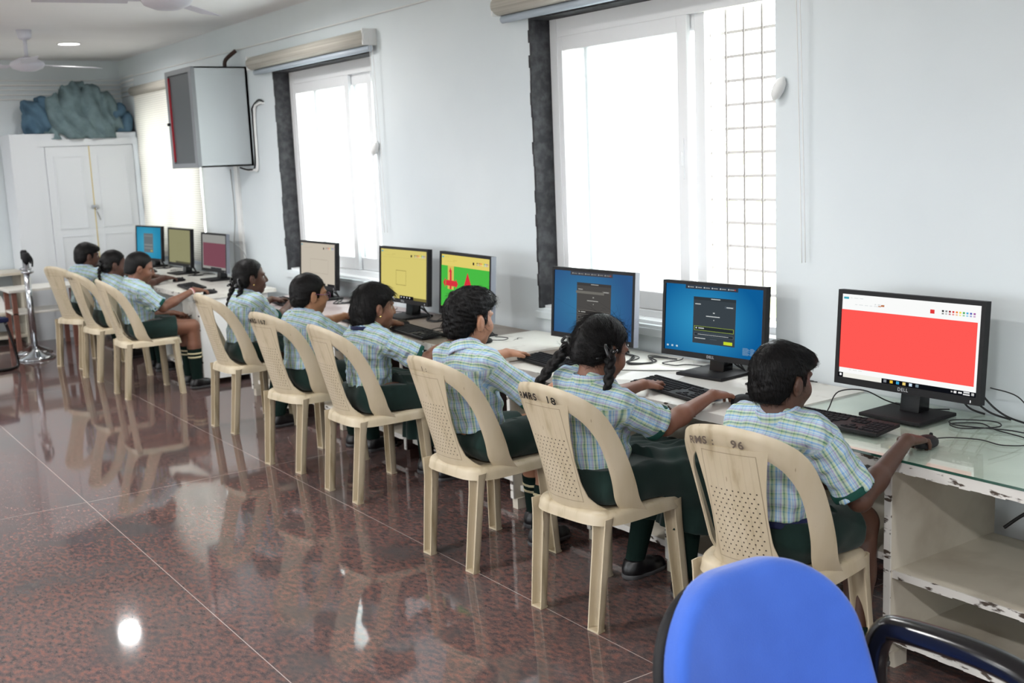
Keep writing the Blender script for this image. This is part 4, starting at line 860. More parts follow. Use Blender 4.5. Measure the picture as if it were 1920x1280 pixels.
# ---------------------------------------------------------------- children
def ik(S, W, l1, l2, pole):
    d = W-S; D = np.linalg.norm(d)
    if D > (l1+l2)*.985: k = D/((l1+l2)*.985); l1 *= k; l2 *= k
    a = (l1*l1-l2*l2+D*D)/(2*D); h = math.sqrt(max(0, l1*l1-a*a)); u = d/D; p = pole-u*(pole@u); return S+u*a+nrm(p)*h
def frame(az, pitch=0, roll=0):
    f = V(math.cos(R(az)), math.sin(R(az)), 0); l = V(-f[1], f[0], 0); u = V(0, 0, 1.)
    c, s = math.cos(R(pitch)), math.sin(R(pitch)); f, u = f*c-u*s, u*c+f*s
    c, s = math.cos(R(roll)), math.sin(R(roll)); l, u = l*c+u*s, u*c-l*s
    return np.stack([f, l, u], 1)
def add_hand(s, W, d, side, n, mode, sc_=1.0, k=.004):
    """palm, four unequal jointed fingers and an opposed thumb"""
    q = lambda a, b, c: W+(d*a+side*b+n*c)*sc_
    Rm = np.stack([d, side, n], 1)
    s.ell(q(.038, .0, .0), V(.046, .033, .0135)*sc_, Rm, .008); s.cap(W, q(.03, .005, 0), .0185*sc_, .016*sc_, .012)
    bends = {'mouse': (8, 34, 30), 'type': (-8, 42, 34), 'lap': (18, 30, 25), 'flat': (4, 14, 14)}[mode]
    for i, (o, ln, x0, spread) in enumerate([(.0255, .058, .072, 7), (.0085, .064, .077, 2), (-.009, .059, .074, -4), (-.0255, .046, .066, -11)]):
        p = q(x0-.012, o, .001); b = 0; dd = nrm(d*math.cos(R(spread))+side*math.sin(R(spread))); s.cap(q(.02, o*.6, 0), p, .011*sc_, .0088*sc_, .008)
        for j, (fr, bd) in enumerate(zip((.46, .30, .24), bends)):
            b += bd+(3*i if mode == 'mouse' and j == 1 else 0); v = dd*math.cos(R(b))-n*math.sin(R(b)); e = p+v*ln*fr*1.12*sc_
            s.cap(p, e, (.0082-.0007*j-(.0009 if i == 3 else 0))*sc_, (.0077-.0008*j-(.0009 if i == 3 else 0))*sc_, k); p = e
    p = q(.018, .022, -.004); 
    for ln, v in ((.030, V(.78, .62, -.10)), (.026, V(.95, .25, -.22))):
        v = nrm(v); e = p+(d*v[0]+side*v[1]+n*v[2])*ln*sc_; s.cap(p, e, .0105*sc_, .0082*sc_, .007); p = e

def strands(pts, quads, n, dirf, length, lift, rad, seed, curl=0, keep=None):
    rs = np.random.RandomState(seed); P = pts; fn = np.zeros_like(P)
    a, b, c = P[quads[:, 0]], P[quads[:, 1]], P[quads[:, 2]]; N = np.cross(b-a, c-a)
    for k in range(4): np.add.at(fn, quads[:, k], N)
    fn /= np.linalg.norm(fn, axis=1, keepdims=True)+1e-12
    idx = rs.randint(0, len(P), n*2)
    if keep is not None: idx = idx[keep(P[idx], fn[idx])]
    idx = idx[:n]; p = P[idx]; nn = fn[idx]; d = dirf(p)+rs.normal(size=p.shape)*.22; d -= nn*np.sum(d*nn, 1, keepdims=True); d /= np.linalg.norm(d, axis=1, keepdims=True)+1e-9
    L = length*(.5+rs.rand(len(p), 1)); m = 5; sd = np.cross(nn, d); vs = []; 
    cv = curl*rs.normal(size=(len(p), 1)); ph = rs.rand(len(p), 1)*6.28
    for j in range(m):
        t = j/(m-1); c = p-nn*.001+d*L*t+nn*lift*(t**1.5)*(.4+rs.rand(len(p), 1)*0+.6*((idx % 10)/10)[:, None])+sd*(cv*L*t*t)+(nn*np.sin(ph+t*7)+sd*np.cos(ph+t*7))*abs(curl)*L*.18*t
        r = rad*(1-.75*t)
        for q in range(3):
            an = 2.094*q; vs.append(c+(nn*math.cos(an)+sd*math.sin(an))*r)
    vs = np.stack(vs, 1); k = vs.shape[1]; base = (np.arange(len(p))*k)[:, None]; F_ = []
    for j in range(m-1):
        for q in range(3): F_.append(np.stack([base[:, 0]+j*3+q, base[:, 0]+j*3+(q+1) % 3, base[:, 0]+j*3+3+(q+1) % 3, base[:, 0]+j*3+3+q], 1))
    return vs.reshape(-1, 3), np.concatenate(F_)
def quad_mesh(name, p, q):
    me = bpy.data.meshes.new(name); me.vertices.add(len(p)); me.vertices.foreach_set('co', p.astype(np.float32).ravel()); me.loops.add(q.size); me.loops.foreach_set('vertex_index', q.astype(np.int32).ravel())
    me.polygons.add(len(q)); me.polygons.foreach_set('loop_start', np.arange(0, q.size, 4, dtype=np.int32)); me.polygons.foreach_set('use_smooth', np.ones(len(q), bool)); me.update(calc_edges=True); return me

def braid(s, path, r0, r1):
    P = smooth_path(path, 14); L = [0.0]
    for a, b in zip(P, P[1:]): L.append(L[-1]+(b-a).length)
    t0 = (P[-1]-P[0]).normalized(); e1 = t0.cross(Vector((1, .2, .1))).normalized(); e2 = t0.cross(e1)
    for j in range(3):                 # three interlacing strands
        pv = None
        for i, q in enumerate(P):
            f = i/(len(P)-1); r = r0+(r1-r0)*f; th = L[i]/(r0*4.6)*6.2832+2.0944*j
            c = q+e1*(math.cos(th)*r*.55)+e2*(math.sin(2*th)*r*.34)
            if pv is not None: s.cap(tuple(pv[0]), tuple(c), pv[1], r*.50, .0025)
            pv = (c, r*.50)

def kid(label, K):
    v = K.get('v', .0045); hs = K.get('hs', 1.0); girl = K.get('girl', False); skin = M_skins[K.get('skin', 0)]
    hip, neck, head = V(*K['hip']), V(*K['neck']), V(*K['head'])
    root = empty('person', (hip[0], hip[1], 0), label=label, cat='person'); off = (hip[0], hip[1], 0)
    up = nrm(neck-hip)
    shR = V(*K['shR']) if 'shR' in K else None; byaw = K.get('yaw', 0)
    lat0 = V(-math.sin(R(byaw)), math.cos(R(byaw)), 0); lat = nrm(lat0-up*(lat0@up)); fwd = np.cross(lat, up)
    sw = K.get('sw', .128); slat = nrm(lat+up*K.get('tilt', 0)+fwd*K.get('twist', 0))
    shc = neck-up*.042+fwd*.004
    shR = shc-slat*sw; shL = shc+slat*sw
    hlat = lat0; hR, hL = hip-hlat*.068, hip+hlat*.068
    wrR, wrL = V(*K['wrR']), V(*K['wrL'])
    l1, l2 = .225, .215
    elR = V(*K['elR']) if 'elR' in K else ik(shR, wrR, l1, l2, V(*K.get('poleR', (-.15, -.35, -1))))
    elL = ik(shL, wrL, l1, l2, V(*K.get('poleL', (-.15, .35, -1))))
    kR, kL, aR, aL = (V(*K[k]) for k in ('kR', 'kL', 'aR', 'aL'))
    Hf = frame(K.get('az', 0), K.get('pitch', 0), K.get('roll', 0)); hp = lambda f, l, u: head+Hf@(V(f, l, u)*hs)
    pts = np.array([hip, neck, head+V(0, 0, .14), head-V(.12, .12, 0), head+V(.13, .12, 0), shR, shL, elR, elL, wrR, wrL, wrR+V(.15, 0, 0), wrL+V(.15, .05, 0), kR, kL, aR, aL, aR+V(.12, -.05, -.06), aL+V(.12, .05, -.06)])
    lo, hi = pts.min(0)-.11, pts.max(0)+.11
    # --- body: one continuous surface
    s = SDF(lo, hi, v); tm = np.stack([fwd, lat, up], 1)
    s.ell(hip+up*.02, (.078, .108, .085), tm, .03); s.cap(hip+up*.04, hip+(neck-hip)*.6, .083, .086, .03); s.ell(hip+(neck-hip)*.70+fwd*.004, (.082, .115, .125), tm, .04)
    s.cap(shR+slat*.02, shL-slat*.02, .044, .044, .03)
    nb = hp(-.02, 0, -.06); s.cap(neck-up*.02, nb, .045, .042, .025); s.cap(neck-up*.03+fwd*.0, neck-up*.01, .06, .05, .03)
    for S_, E_, W_ in ((shR, elR, wrR), (shL, elL, wrL)):
        s.cap(S_, E_, .042, .033, .02); s.cap(E_, E_+(W_-E_)*.35, .034, .034, .012); s.cap(E_+(W_-E_)*.3, W_, .0335, .0195, .014)
    for W_, az, hm, sd, dn in ((wrR, K.get('haR', 5), K.get('hmR', 'mouse'), 1, K.get('dnR', 8)), (wrL, K.get('haL', 5), K.get('hmL', 'type'), -1, K.get('dnL', 8))):
        f = frame(az, dn, K.get('hroll', 0)); add_hand(s, W_, f[:, 0], f[:, 1]*sd, f[:, 2], hm, K.get('hsc', 1.0))
    for H_, K_, A_ in ((hR, kR, aR), (hL, kL, aL)):
        s.cap(H_, K_, .074, .052, .02); s.cap(K_, K_+(A_-K_)*.4, .050, .049, .015); s.cap(K_+(A_-K_)*.35, A_, .048, .031, .015); fd = nrm(V((K_-H_)[0], (K_-H_)[1], 0)+1e-6)
        s.cap(A_-V(0, 0, .02), A_+fd*.11-V(0, 0, .035), .03, .024, .012)
    E_ = lambda f, l, u, r, k=.014: s.ell(hp(f, l, u), V(*r)*hs, Hf, k)
    E_(-.006, 0, .018, (.091, .0735, .087), .02); E_(.030, 0, -.030, (.058, .060, .062), .03); E_(.042, 0, -.060, (.040, .042, .040), .025); E_(.060, 0, -.088, (.020, .024, .018), .02)
    for sg in (-1, 1):
        E_(.052, sg*.036, -.034, (.032, .026, .028), .016); E_(.066, sg*.030, .016, (.020, .026, .010), .012)
        E_(.0, sg*.044, -.052, (.034, .018, .034), .02)
        E_(-.006, sg*.076, -.016, (.019, .0075, .031), .004); E_(-.013, sg*.083, -.008, (.012, .006, .022), .004); E_(.000, sg*.082, -.016, (.007, .006, .011), 0) if False else None
        s.ell(hp(-.001, sg*.0865, -.013), V(.0075, .005, .013)*hs, Hf, .003, sub=True)
        s.ell(hp(.081, sg*.031, -.003), V(.014, .017, .010)*hs, Hf, .008, sub=True)
    s.cap(hp(.084, 0, .010), hp(.103, 0, -.028), .009*hs, .0125*hs, .010); E_(.092, -.012, -.032, (.012, .008, .008), .006); E_(.092, .012, -.032, (.012, .008, .008), .006)
    E_(.082, 0, -.057, (.014, .024, .008), .007); E_(.080, 0, -.069, (.014, .021, .008), .007); s.cap(hp(.099, -.02, -.0632), hp(.099, .02, -.0632), .0022*hs, .0022*hs, .002, sub=True)
    obj('body', s.mesh('body', off), skin, root)
    # --- face details
    for sg in (-1, 1):
        bm = B(); bmesh.ops.create_uvsphere(bm, u_segments=14, v_segments=10, radius=.0115*hs); o = obj('eye', bm, M_eye, root, True); o.location = Vector(hp(.0695, sg*.031, -.004))-Vector(off)
        bm = B(); bmesh.ops.create_uvsphere(bm, u_segments=12, v_segments=8, radius=.0068*hs); i = obj('iris', bm, M_iris, o, True); i.location = Vector(Hf@V(.0068, 0, -.001)*hs)
        bm = B(); tube(bm, [Vector(hp(.087, sg*.014, .012))-Vector(off), Vector(hp(.086, sg*.032, .018))-Vector(off), Vector(hp(.074, sg*.050, .012))-Vector(off)], [.003, .0036, .002], 6); obj('eyebrow', bm, M_hair, root)
    sl = SDF(hp(.085, 0, -.063)-.04, hp(.085, 0, -.063)+.04, .002); sl.ell(hp(.0835, 0, -.0575), V(.0137, .0225, .0062)*hs, Hf, .002); sl.ell(hp(.0815, 0, -.0685), V(.0137, .0195, .0064)*hs, Hf, .002)
    sl.cap(hp(.099, -.02, -.0632), hp(.099, .02, -.0632), .0018*hs, .0018*hs, .002, sub=True); obj('lips', sl.mesh('lips', off), M_lip, root)
    # --- shirt
    s = SDF(lo, hi, v); g = .013
    s.ell(hip+up*.03, (.090, .118, .09), tm, .03); s.cap(hip+up*.04, hip+(neck-hip)*.6, .093+.003, .098, .04); s.ell(hip+(neck-hip)*.70+fwd*.002, (.097, .128, .135), tm, .05)
    s.ell(hip+(neck-hip)*.33+fwd*.01, (.098, .112, .08), tm, .04)
    s.cap(shR+slat*.02, shL-slat*.02, .055, .055, .035)
    s.cap(neck-up*.03, neck+up*.002, .060, .050, .025)
    slv = []
    for S_, E2, sd in ((shR, elR, -1), (shL, elL, 1)):
        e = S_+(E2-S_)*K.get('slv', .86); s.cap(S_, e, .054, .061, .03); slv.append((S_, e))
    s.noise(.0058, 36, K.get('seed', 1)); s.noise(.0030, 95, K.get('seed', 1)+9)
    bl = hip+up*.065; h = .12
    sl_, (X, Y, Zz) = s.win(s.lo-1, s.lo+s.n*s.v+1); hh = (X-hip[0])*up[0]+(Y-hip[1])*up[1]+(Zz-hip[2])*up[2]; s.d += (np.clip((.16-hh)/.12, 0, 1)*.004*np.sin(((X-hip[0])*lat[0]+(Y-hip[1])*lat[1])*70+hh*60)).astype(np.float32)
    s.d = np.maximum(s.d, -(hh-K.get('hem', .045))).astype(np.float32)
    # open collar and sleeve mouths
    s.cut(neck+up*.030, up+fwd*.15, .004) if False else None
    for S_, e in slv:
        u_ = nrm(e-S_); dd = (X-e[0])*u_[0]+(Y-e[1])*u_[1]+(Zz-e[2])*u_[2]; rr = np.sqrt(np.maximum((X-e[0])**2+(Y-e[1])**2+(Zz-e[2])**2-dd**2, 0))
        s.d = np.where(rr < .085, np.maximum(s.d, np.where(dd > -.06, dd, -9)), s.d).astype(np.float32)
    # collar band
    ax = nrm(nb-neck+up*.02); c0 = neck-up*.006
    def uvs(P):
        uv = np.zeros((len(P), 2)); rel = P-hip; hgt = rel@up; a = np.arctan2(rel@lat, -(rel@fwd)); uv[:, 0] = a*.12; uv[:, 1] = hgt
        T = np.linalg.norm(neck-hip); yk = hgt > T*.80; uv[yk] = np.stack([hgt[yk]+((rel@fwd)[yk])*.6, (rel@lat)[yk]], 1)
        for S_, e in slv:
            u_ = nrm(e-S_); Ls = np.linalg.norm(e-S_); r = P-S_; t = r@u_; q = r-t[:, None]*u_; dist = np.linalg.norm(q, axis=1)
            n1 = nrm(np.cross(u_, V(0.2, 0.1, 1))); n2 = np.cross(u_, n1); ang = np.arctan2(q@n1, -(q@n2) if S_[1] < shc[1] else q@n2)
            m = (t > .022) & (dist < .085) & (np.abs((P-shc)@slat) > sw*.80); uv[m] = np.stack([ang[m]*.062, t[m]+.3], 1)
        return uv
    me = s.mesh('shirt', off); set_uv(me, uvs(s.pts), s.q); sh = obj('shirt', me, M_plaid, root)
    cs = SDF(neck-.13, neck+.13, .0035); cs.cap(c0-ax*.016, c0+ax*.036, .073, .0625, .0); cs.cap(c0-ax*.03, c0+ax*.09, .0640, .053, .003, sub=True); cs.cut(c0+ax*.036, ax, .003); cs.cut(c0-ax*.012, -ax, .003)
    me = cs.mesh('collar', off); p = cs.pts-c0; aa = np.arctan2(p@lat, -(p@fwd)); set_uv(me, np.stack([p@ax, aa*.06], 1), cs.q); obj('collar', me, M_plaid, sh)
    for S_, e in slv:
        u_ = nrm(e-S_); cs = SDF(e-.1, e+.1, .0035); cs.cap(S_, e, .057, .0645, 0); cs.cut(e+u_*.002, u_, .003); cs.cut(e-u_*.022, -u_, .003); cs.cap(e-u_*.05, e+u_*.05, .053, .053, .003, sub=True); obj('sleeve_cuff', cs.mesh('sleeve_cuff', off), M_cuff, sh)
    # --- lower garment
    s = SDF(lo, hi, v)
    s.ell(hip+up*.02, (.094, .122, .088), tm, .03)
    if girl:
        for H_, K_, A_ in ((hR, kR, aR), (hL, kL, aL)):
            kr = K.get('skr', 1.0); s.cap(H_, K_, .086*kr, .086*kr, .05); d = nrm(A_-K_); s.cap(K_, K_+d*K.get('skirt', .13), .084*kr, .094*kr, .05)
            s.cap(H_+V(.12, 0, 0), K_-V(.05, 0, 0)+V(0, 0, -.02), .085, .09, .05)
        s.cap((hR+hL)/2+V(.06, 0, -.01), (kR+kL)/2, .08, .085, .06)
        dk = nrm((aR+aL)/2-(kR+kL)/2); kc = (kR+kL)/2+dk*K.get('skirt', .13)
        sl_, (X, Y, Zz) = s.win(s.lo-1, s.lo+s.n*s.v+1); la = (X-hip[0])*lat0[0]+(Y-hip[1])*lat0[1]
        s.d += (.0055*np.sin(la*95+Zz*14+(X-hip[0])*8)*np.clip((X-hip[0]+.05)/.2, .1, 1)).astype(np.float32); s.noise(.004, 30, 3)
        s.d = np.maximum(s.d, np.where(X > hip[0]+.16, (X-kc[0])*dk[0]+(Y-kc[1])*dk[1]+(Zz-kc[2])*dk[2], -9)).astype(np.float32)
        s.d = np.maximum(s.d, np.where(X < hip[0]+.15, .412-Zz, -9)).astype(np.float32)
        nm = 'skirt'
    else:
        for H_, K_ in ((hR, kR), (hL, kL)):
            e = H_+(K_-H_)*K.get('short', .74); s.cap(H_, e, .086, .083, .03)
        s.noise(.004, 34, 5)
        sl_, (X, Y, Zz) = s.win(s.lo-1, s.lo+s.n*s.v+1)
        for H_, K_ in ((hR, kR), (hL, kL)):
            u_ = nrm(K_-H_); e = H_+(K_-H_)*K.get('short', .74); dd = (X-e[0])*u_[0]+(Y-e[1])*u_[1]+(Zz-e[2])*u_[2]; s.d = np.maximum(s.d, np.where(dd > -.05, dd, -9)).astype(np.float32)
        s.d = np.maximum(s.d, .409-Zz).astype(np.float32); nm = 'shorts'
    sl_, (X, Y, Zz) = s.win(s.lo-1, s.lo+s.n*s.v+1); hh = (X-hip[0])*up[0]+(Y-hip[1])*up[1]+(Zz-hip[2])*up[2]
    s.d = np.maximum(s.d, np.where(np.abs((X-hip[0])) < .13, hh-.058, -9)).astype(np.float32)
    obj(nm, s.mesh(nm, off), M_green, root)
    if K.get('belt'):
        cs = SDF(hip-.17, hip+.2, .004); cs.ell(hip+up*.03, (.100, .128, .1), tm, 0); cs.cut(hip+up*.066, up); cs.cut(hip+up*.040, -up); obj('belt', cs.mesh('belt', off), M_navy, root)
        a = hip+up*.053-fwd*.104-lat*.01; bm = B(); bmesh.ops.create_cube(bm, size=1)
        for q in bm.verts: q.co = Vector(a+fwd*q.co.x*.004+lat*q.co.y*.07+up*q.co.z*.016)-Vector(off)
        obj('belt_label', bm, M_paper, root)
    # --- socks and shoes
    for sd, (H_, K_, A_) in (('r', (hR, kR, aR)), ('l', (hL, kL, aL))):
        d = A_-K_; t0 = K.get('sock', .42) if not girl else .15
        cs = SDF(np.minimum(K_, A_)-.09, np.maximum(K_, A_)+.09, v); cs.cap(K_+d*t0, A_, .052 if t0 < .45 else .047, .036, .01); cs.cut(K_+d*t0, -nrm(d), .003)
        me = cs.mesh('sock', off); sk = obj('sock', me, [M_sock], root)
        if not girl:
            for tt in (t0+.10, t0+.17):
                c = K_+d*tt; u_ = nrm(d); cs = SDF(c-.07, c+.07, .003); r = (.052 if t0 < .45 else .047)+(.036-.05)*((tt-t0)/(1-t0)); cs.cap(c-u_*.03, c+u_*.03, r+.0025, r+.0025, 0); cs.cut(c+u_*.006, u_); cs.cut(c-u_*.006, -u_); obj('sock_stripe', cs.mesh('sock_stripe', off), M_cream, sk)
        fz = K.get('fd'+sd.upper()); fd = nrm(V(*fz)) if fz else nrm(V(.9, (K_-H_)[1]*.5, 0)); sb = A_[2]-.062
        cs = SDF(A_-.18, A_+.18, .004); b = V(A_[0], A_[1], A_[2]); cs.cap(b-V(0, 0, .005), b-V(0, 0, .03), .040, .038, .01); cs.cap(b-fd*.018-V(0, 0, .032), b+fd*.06-V(0, 0, .034), .036, .036, .02); cs.cap(b+fd*.05-V(0, 0, .037), b+fd*.115-V(0, 0, .042), .036, .031, .02)
        cs.d = cs.d; z = A_[2]-.060; cs.cut((0, 0, z), (0, 0, -1)); cs.cut(b+V(0, 0, .008), (0, 0, 1), .004); so = obj('shoe', cs.mesh('shoe', off), M_shoe, root)
        cs = SDF(A_-.18, A_+.18, .004); cs.cap(b-fd*.018-V(0, 0, .05), b+fd*.06-V(0, 0, .05), .039, .039, .01); cs.cap(b+fd*.05-V(0, 0, .05), b+fd*.116-V(0, 0, .05), .039, .034, .01); cs.cut((0, 0, z+.014), (0, 0, 1)); cs.cut((0, 0, z-.004), (0, 0, -1)); obj('sole', cs.mesh('sole', off), M_sole, so)
    # --- hair
    ht = K.get('hair', 'short'); hv = K.get('hv', .0032)
    s = SDF((-.16, -.13, -.16), (.14, .13, .16), hv); s.ell((-.008, 0, .020), (.0985, .0805, .0935), None, .02); s.ell((-.045, 0, -.035), (.054, .063, .055), None, .025)
    gf = [-.2, -.10, -.05, -.028, -.018, .006, .014, .028, .036, .055, .075, .2]
    gu = [-.070, -.070, -.066, -.050, .012, .012, -.028, -.026, .022, .040, .052, .058]
    if ht == 'crop': gu = [-.066, -.066, -.060, -.044, .012, .012, -.004, .002, .030, .052, .066, .07]
    if ht == 'fringe':
        s.ell((.045, -.01, .055), (.058, .066, .040), None, .02); gu = [-.074, -.074, -.070, -.052, .012, .012, -.032, -.030, .018, .026, .034, .036]
    if ht == 'wavy':
        s.ell((.03, 0, .065), (.078, .074, .052), None, .02); gu = [-.076, -.076, -.070, -.052, .012, .012, -.034, -.034, .02, .030, .046, .052]
    if ht == 'bob':
        s.ell((-.03, 0, -.03), (.082, .083, .082), None, .02); s.ell((-.05, 0, -.075), (.055, .07, .035), None, .02); s.ell((.03, 0, .045), (.068, .075, .05), None, .02)
        gu = [-.105, -.105, -.10, -.095, .004, .004, -.004, .0, .022, .034, .05, .056]
    if ht == 'plaits':
        gu = [-.074, -.074, -.068, -.05, .012, .012, -.012, -.006, .030, .052, .068, .074]
    sl_, (X, Y, Zz) = s.win((-1,)*3, (1,)*3); G = np.interp(np.broadcast_to(X, s.d.shape), gf, gu); cutd = (G-Zz)*.75
    s.d = (np.maximum(s.d, cutd)+np.maximum(.010-np.abs(s.d-cutd), 0)**2/.04).astype(np.float32)
    am = {'wavy': .0026, 'fringe': .0010, 'bob': .0010, 'plaits': .0008, 'crop': .0004}.get(ht, .0010)
    s.noise(am, 95, 4); s.noise(am*.6, 190, 5)
    if ht == 'plaits':                # parting groove
        s.cap((-.10, 0, .04), (.02, 0, .112), .0035, .0035, .003, sub=True)
        for sg in (-1, 1): s.ell((-.055, sg*.062, -.022), (.03, .026, .03), None, .02)
    tow = lambda p: head+(p*hs)@Hf.T
    me = s.mesh('hair'); P, Q = s.pts, s.q
    ns = K.get('strands', 0)
    if ns:
        if ht == 'plaits': df = lambda p: np.stack([-.05-p[:, 0], np.sign(p[:, 1])*.075-p[:, 1], -.02-p[:, 2]], 1)*8
        elif ht == 'bob': df = lambda p: np.stack([p[:, 0]*0+.1, p[:, 1]*3, -1.2+p[:, 2]*2], 1)
        else: df = lambda p: (p-V(-.05, .01, .115))*9+V(.25, 0, -.25)
        a, b = strands(P, Q, ns, df, {'wavy': .026, 'fringe': .022, 'bob': .045, 'plaits': .045, 'crop': .008}.get(ht, .018), {'wavy': .007, 'bob': .002, 'plaits': .0015, 'crop': .003}.get(ht, .0035), .00055, 3, curl=.35 if ht == 'wavy' else .06)
        Q = np.concatenate([Q, b+len(P)]); P = np.concatenate([P, a])
        if K.get('frizz'):
            a, b = strands(s.pts, s.q, K['frizz'], lambda p: np.stack([p[:, 0]*0+.6, p[:, 1]*2, p[:, 2]*0-.2], 1)+np.random.RandomState(1).normal(size=p.shape)*.9, .040, .046, .00042, 11, curl=1.0, keep=lambda p, n: (p[:, 2] > .035) & (p[:, 0] > -.05))
            Q = np.concatenate([Q, b+len(P)]); P = np.concatenate([P, a])
        bpy.data.meshes.remove(me); me = quad_mesh('hair', tow(P)-np.array(off), Q)
    else:
        me.vertices.foreach_set('co', (tow(P)-np.array(off)).astype(np.float32).ravel()); me.update()
    hair = obj('hair', me, M_hair, root)
    for br in K.get('braids', ()):
        pth, r0, r1 = br; pw = [tow(V(*p)[None])[0] if len(p) == 3 else V(*p[:3]) for p in pth]; A = np.array(pw)
        s = SDF(A.min(0)-.05, A.max(0)+.05, .003); braid(s, [tuple(p) for p in pw], r0, r1); obj('plait', s.mesh('plait', off), M_hair, hair)
        c = Vector(pw[0])-Vector(off); bm = B()
        for j in range(5):
            a = j*1.256; tube(bm, smooth_path([c, c+Vector((.022*math.cos(a)-.012, .026*math.sin(a), .018*math.sin(a*2)+.012)), c+Vector((.034*math.cos(a+.5)-.012, .034*math.sin(a+.5), .02*math.cos(a))), c+Vector((.01, .01, 0))], 5), .0055, 6)
        obj('hair_ribbon', bm, M_black_gloss, hair)
    if K.get('stud'):
        for sg in (-1, 1):
            bm = B(); bmesh.ops.create_uvsphere(bm, u_segments=12, v_segments=8, radius=.005); o = obj('ear_stud', bm, M_gold, root, True); o.location = Vector(hp(-.002, sg*.086, -.042))-Vector(off)
    if K.get('glasses'):
        bm = B(); o_ = Vector(off)
        for sg in (-1, 1):
            ring = [Vector(hp(.099, sg*(.033+.021*math.cos(a)), -.006+.016*math.sin(a)))-o_ for a in [6.2832*k/16 for k in range(17)]]; tube(bm, ring, .0019, 6)
            tube(bm, [Vector(hp(.098, sg*.054, 0))-o_, Vector(hp(.06, sg*.076, 0))-o_, Vector(hp(-.004, sg*.082, .004))-o_, Vector(hp(-.016, sg*.082, -.012))-o_], .002, 6)
        tube(bm, [Vector(hp(.1, -.012, -.004))-o_, Vector(hp(.104, 0, -.001))-o_, Vector(hp(.1, .012, -.004))-o_], .0019, 6)
        obj('spectacles', bm, pm('purple_spectacle_frame', srgb(96, 50, 84), .25), root)
    if K.get('clip'):
        bm = B(); tube(bm, [Vector(hp(.062, -.062, .052))-Vector(off), Vector(hp(.082, -.050, .036))-Vector(off)], .0035, 6); obj('hair_clip', bm, pm('white_hair_clip', srgb(226, 228, 236), .2), hair)
    if K.get('lanyard'):
        cs = SDF(neck-.14, neck+.14, .004); cs.cap(neck-up*.010, neck+up*.03, .083, .074, 0); cs.cap(neck-up*.05, neck+up*.06, .064, .064, 0, sub=True); cs.cut(neck+up*.018, up); cs.cut(neck+up*.001, -up); obj('lanyard', cs.mesh('lanyard', off), M_navy, root)
    if K.get('bangle'):
        u_ = nrm(wrR-elR); 
        for q, m in ((-.020, 'pink_band'), (-.027, 'white_band')):
            c = wrR+u_*q; n1 = nrm(np.cross(u_, V(0, 0, 1))); n2 = np.cross(u_, n1); bm = B(); tube(bm, [Vector(c+(n1*math.cos(a)+n2*math.sin(a))*.0235)-Vector(off) for a in [6.2832*k/18 for k in range(19)]], .003, 6); obj('wristband', bm, pm(m, srgb(206, 120, 130) if 'pink' in m else srgb(228, 214, 206), .5), root)
    return root

def legs(c, yaw, sp=.08, kf=.30, kz=.445, az=.064, ax=.32):
    """knees and ankles for a child on a chair centred at c, facing yaw"""
    f = V(math.cos(R(yaw)), math.sin(R(yaw)), 0); l = V(-f[1], f[0], 0); c = V(c[0], c[1], 0)
    return dict(kR=c+f*kf-l*sp+V(0, 0, kz), kL=c+f*kf+l*sp+V(0, 0, kz), aR=c+f*ax-l*sp*1.1+V(0, 0, az), aL=c+f*ax+l*sp*1.1+V(0, 0, az))

KIDS = []
L9 = legs((2.425, 2.21), 5, .085, .285, .445); L9['aR'] = V(2.62, 2.09, .064); L9['aL'] = V(2.68, 2.30, .064)
KIDS.append(('person in plaid shirt and dark green shorts sitting before the all-red screen', dict(v=.0042, hip=(2.40, 2.20, .475), neck=(2.408, 2.2, .825), head=(2.418, 2.2, .930), hs=.97, az=-2, pitch=6, yaw=6, elR=(2.52, 2.0, .592), wrR=(2.775, 2.035, .712), wrL=(2.735, 2.30, .53), haR=10, haL=0, hmL='lap', dnL=14, skin=1, hair='fringe', strands=3500, belt=True, hem=.060, sock=.78, seed=2, short=.70, poleL=(-.3, .6, -.5), **L9)))
L8 = legs((2.407, 3.0), 2, .10, .33, .43); L8['aR'] = V(2.66, 2.88, .064); L8['aL'] = V(2.64, 3.13, .064)
KIDS.append(('person in dark green skirt whose frizzy hair hangs in two plaits', dict(v=.0042, girl=True, hip=(2.37, 2.99, .475), neck=(2.352, 3.0, .812), head=(2.40, 3.0, .925), az=-2, pitch=20, yaw=2, sw=.135, tilt=.18, elR=(2.535, 2.83, .655), wrR=(2.80, 2.87, .716), wrL=(2.76, 3.20, .712), haR=5, haL=18, hmL='type', skin=0, hair='plaits', strands=3500, frizz=1500, seed=4, hs=1.03, skirt=.20, skr=1.2, hv=.003,
    braids=[([(-.055, .085, -.010), (-.075, .108, -.06), (-.10, .120, -.12), (-.135, .126, -.20)], .024, .017), ([(-.03, -.090, -.010), (-.025, -.106, -.06), (-.015, -.108, -.12), (.005, -.100, -.165)], .022, .013)], **L8)))
L7 = legs((2.385, 3.73), 0, .08, .27, .46); L7['aR'] = V(2.56, 3.63, .075); L7['aL'] = V(2.70, 3.86, .064)
KIDS.append(('person with thick wavy short hair sitting beside the loose white board', dict(v=.0042, hip=(2.345, 3.72, .475), neck=(2.325, 3.76, .835), head=(2.37, 3.80, .955), az=8, pitch=4, yaw=5, sw=.135, tilt=.12, elR=(2.515, 3.53, .632), wrR=(2.80, 3.59, .714), wrL=(2.76, 4.12, .72), haR=8, haL=12, hmL='flat', skin=2, hair='wavy', strands=3500, seed=6, sock=.55, hs=1.08, poleR=(.1, -.6, -1), **L7)))
L6 = legs((2.456, 4.825), 0, .085, .30, .44)
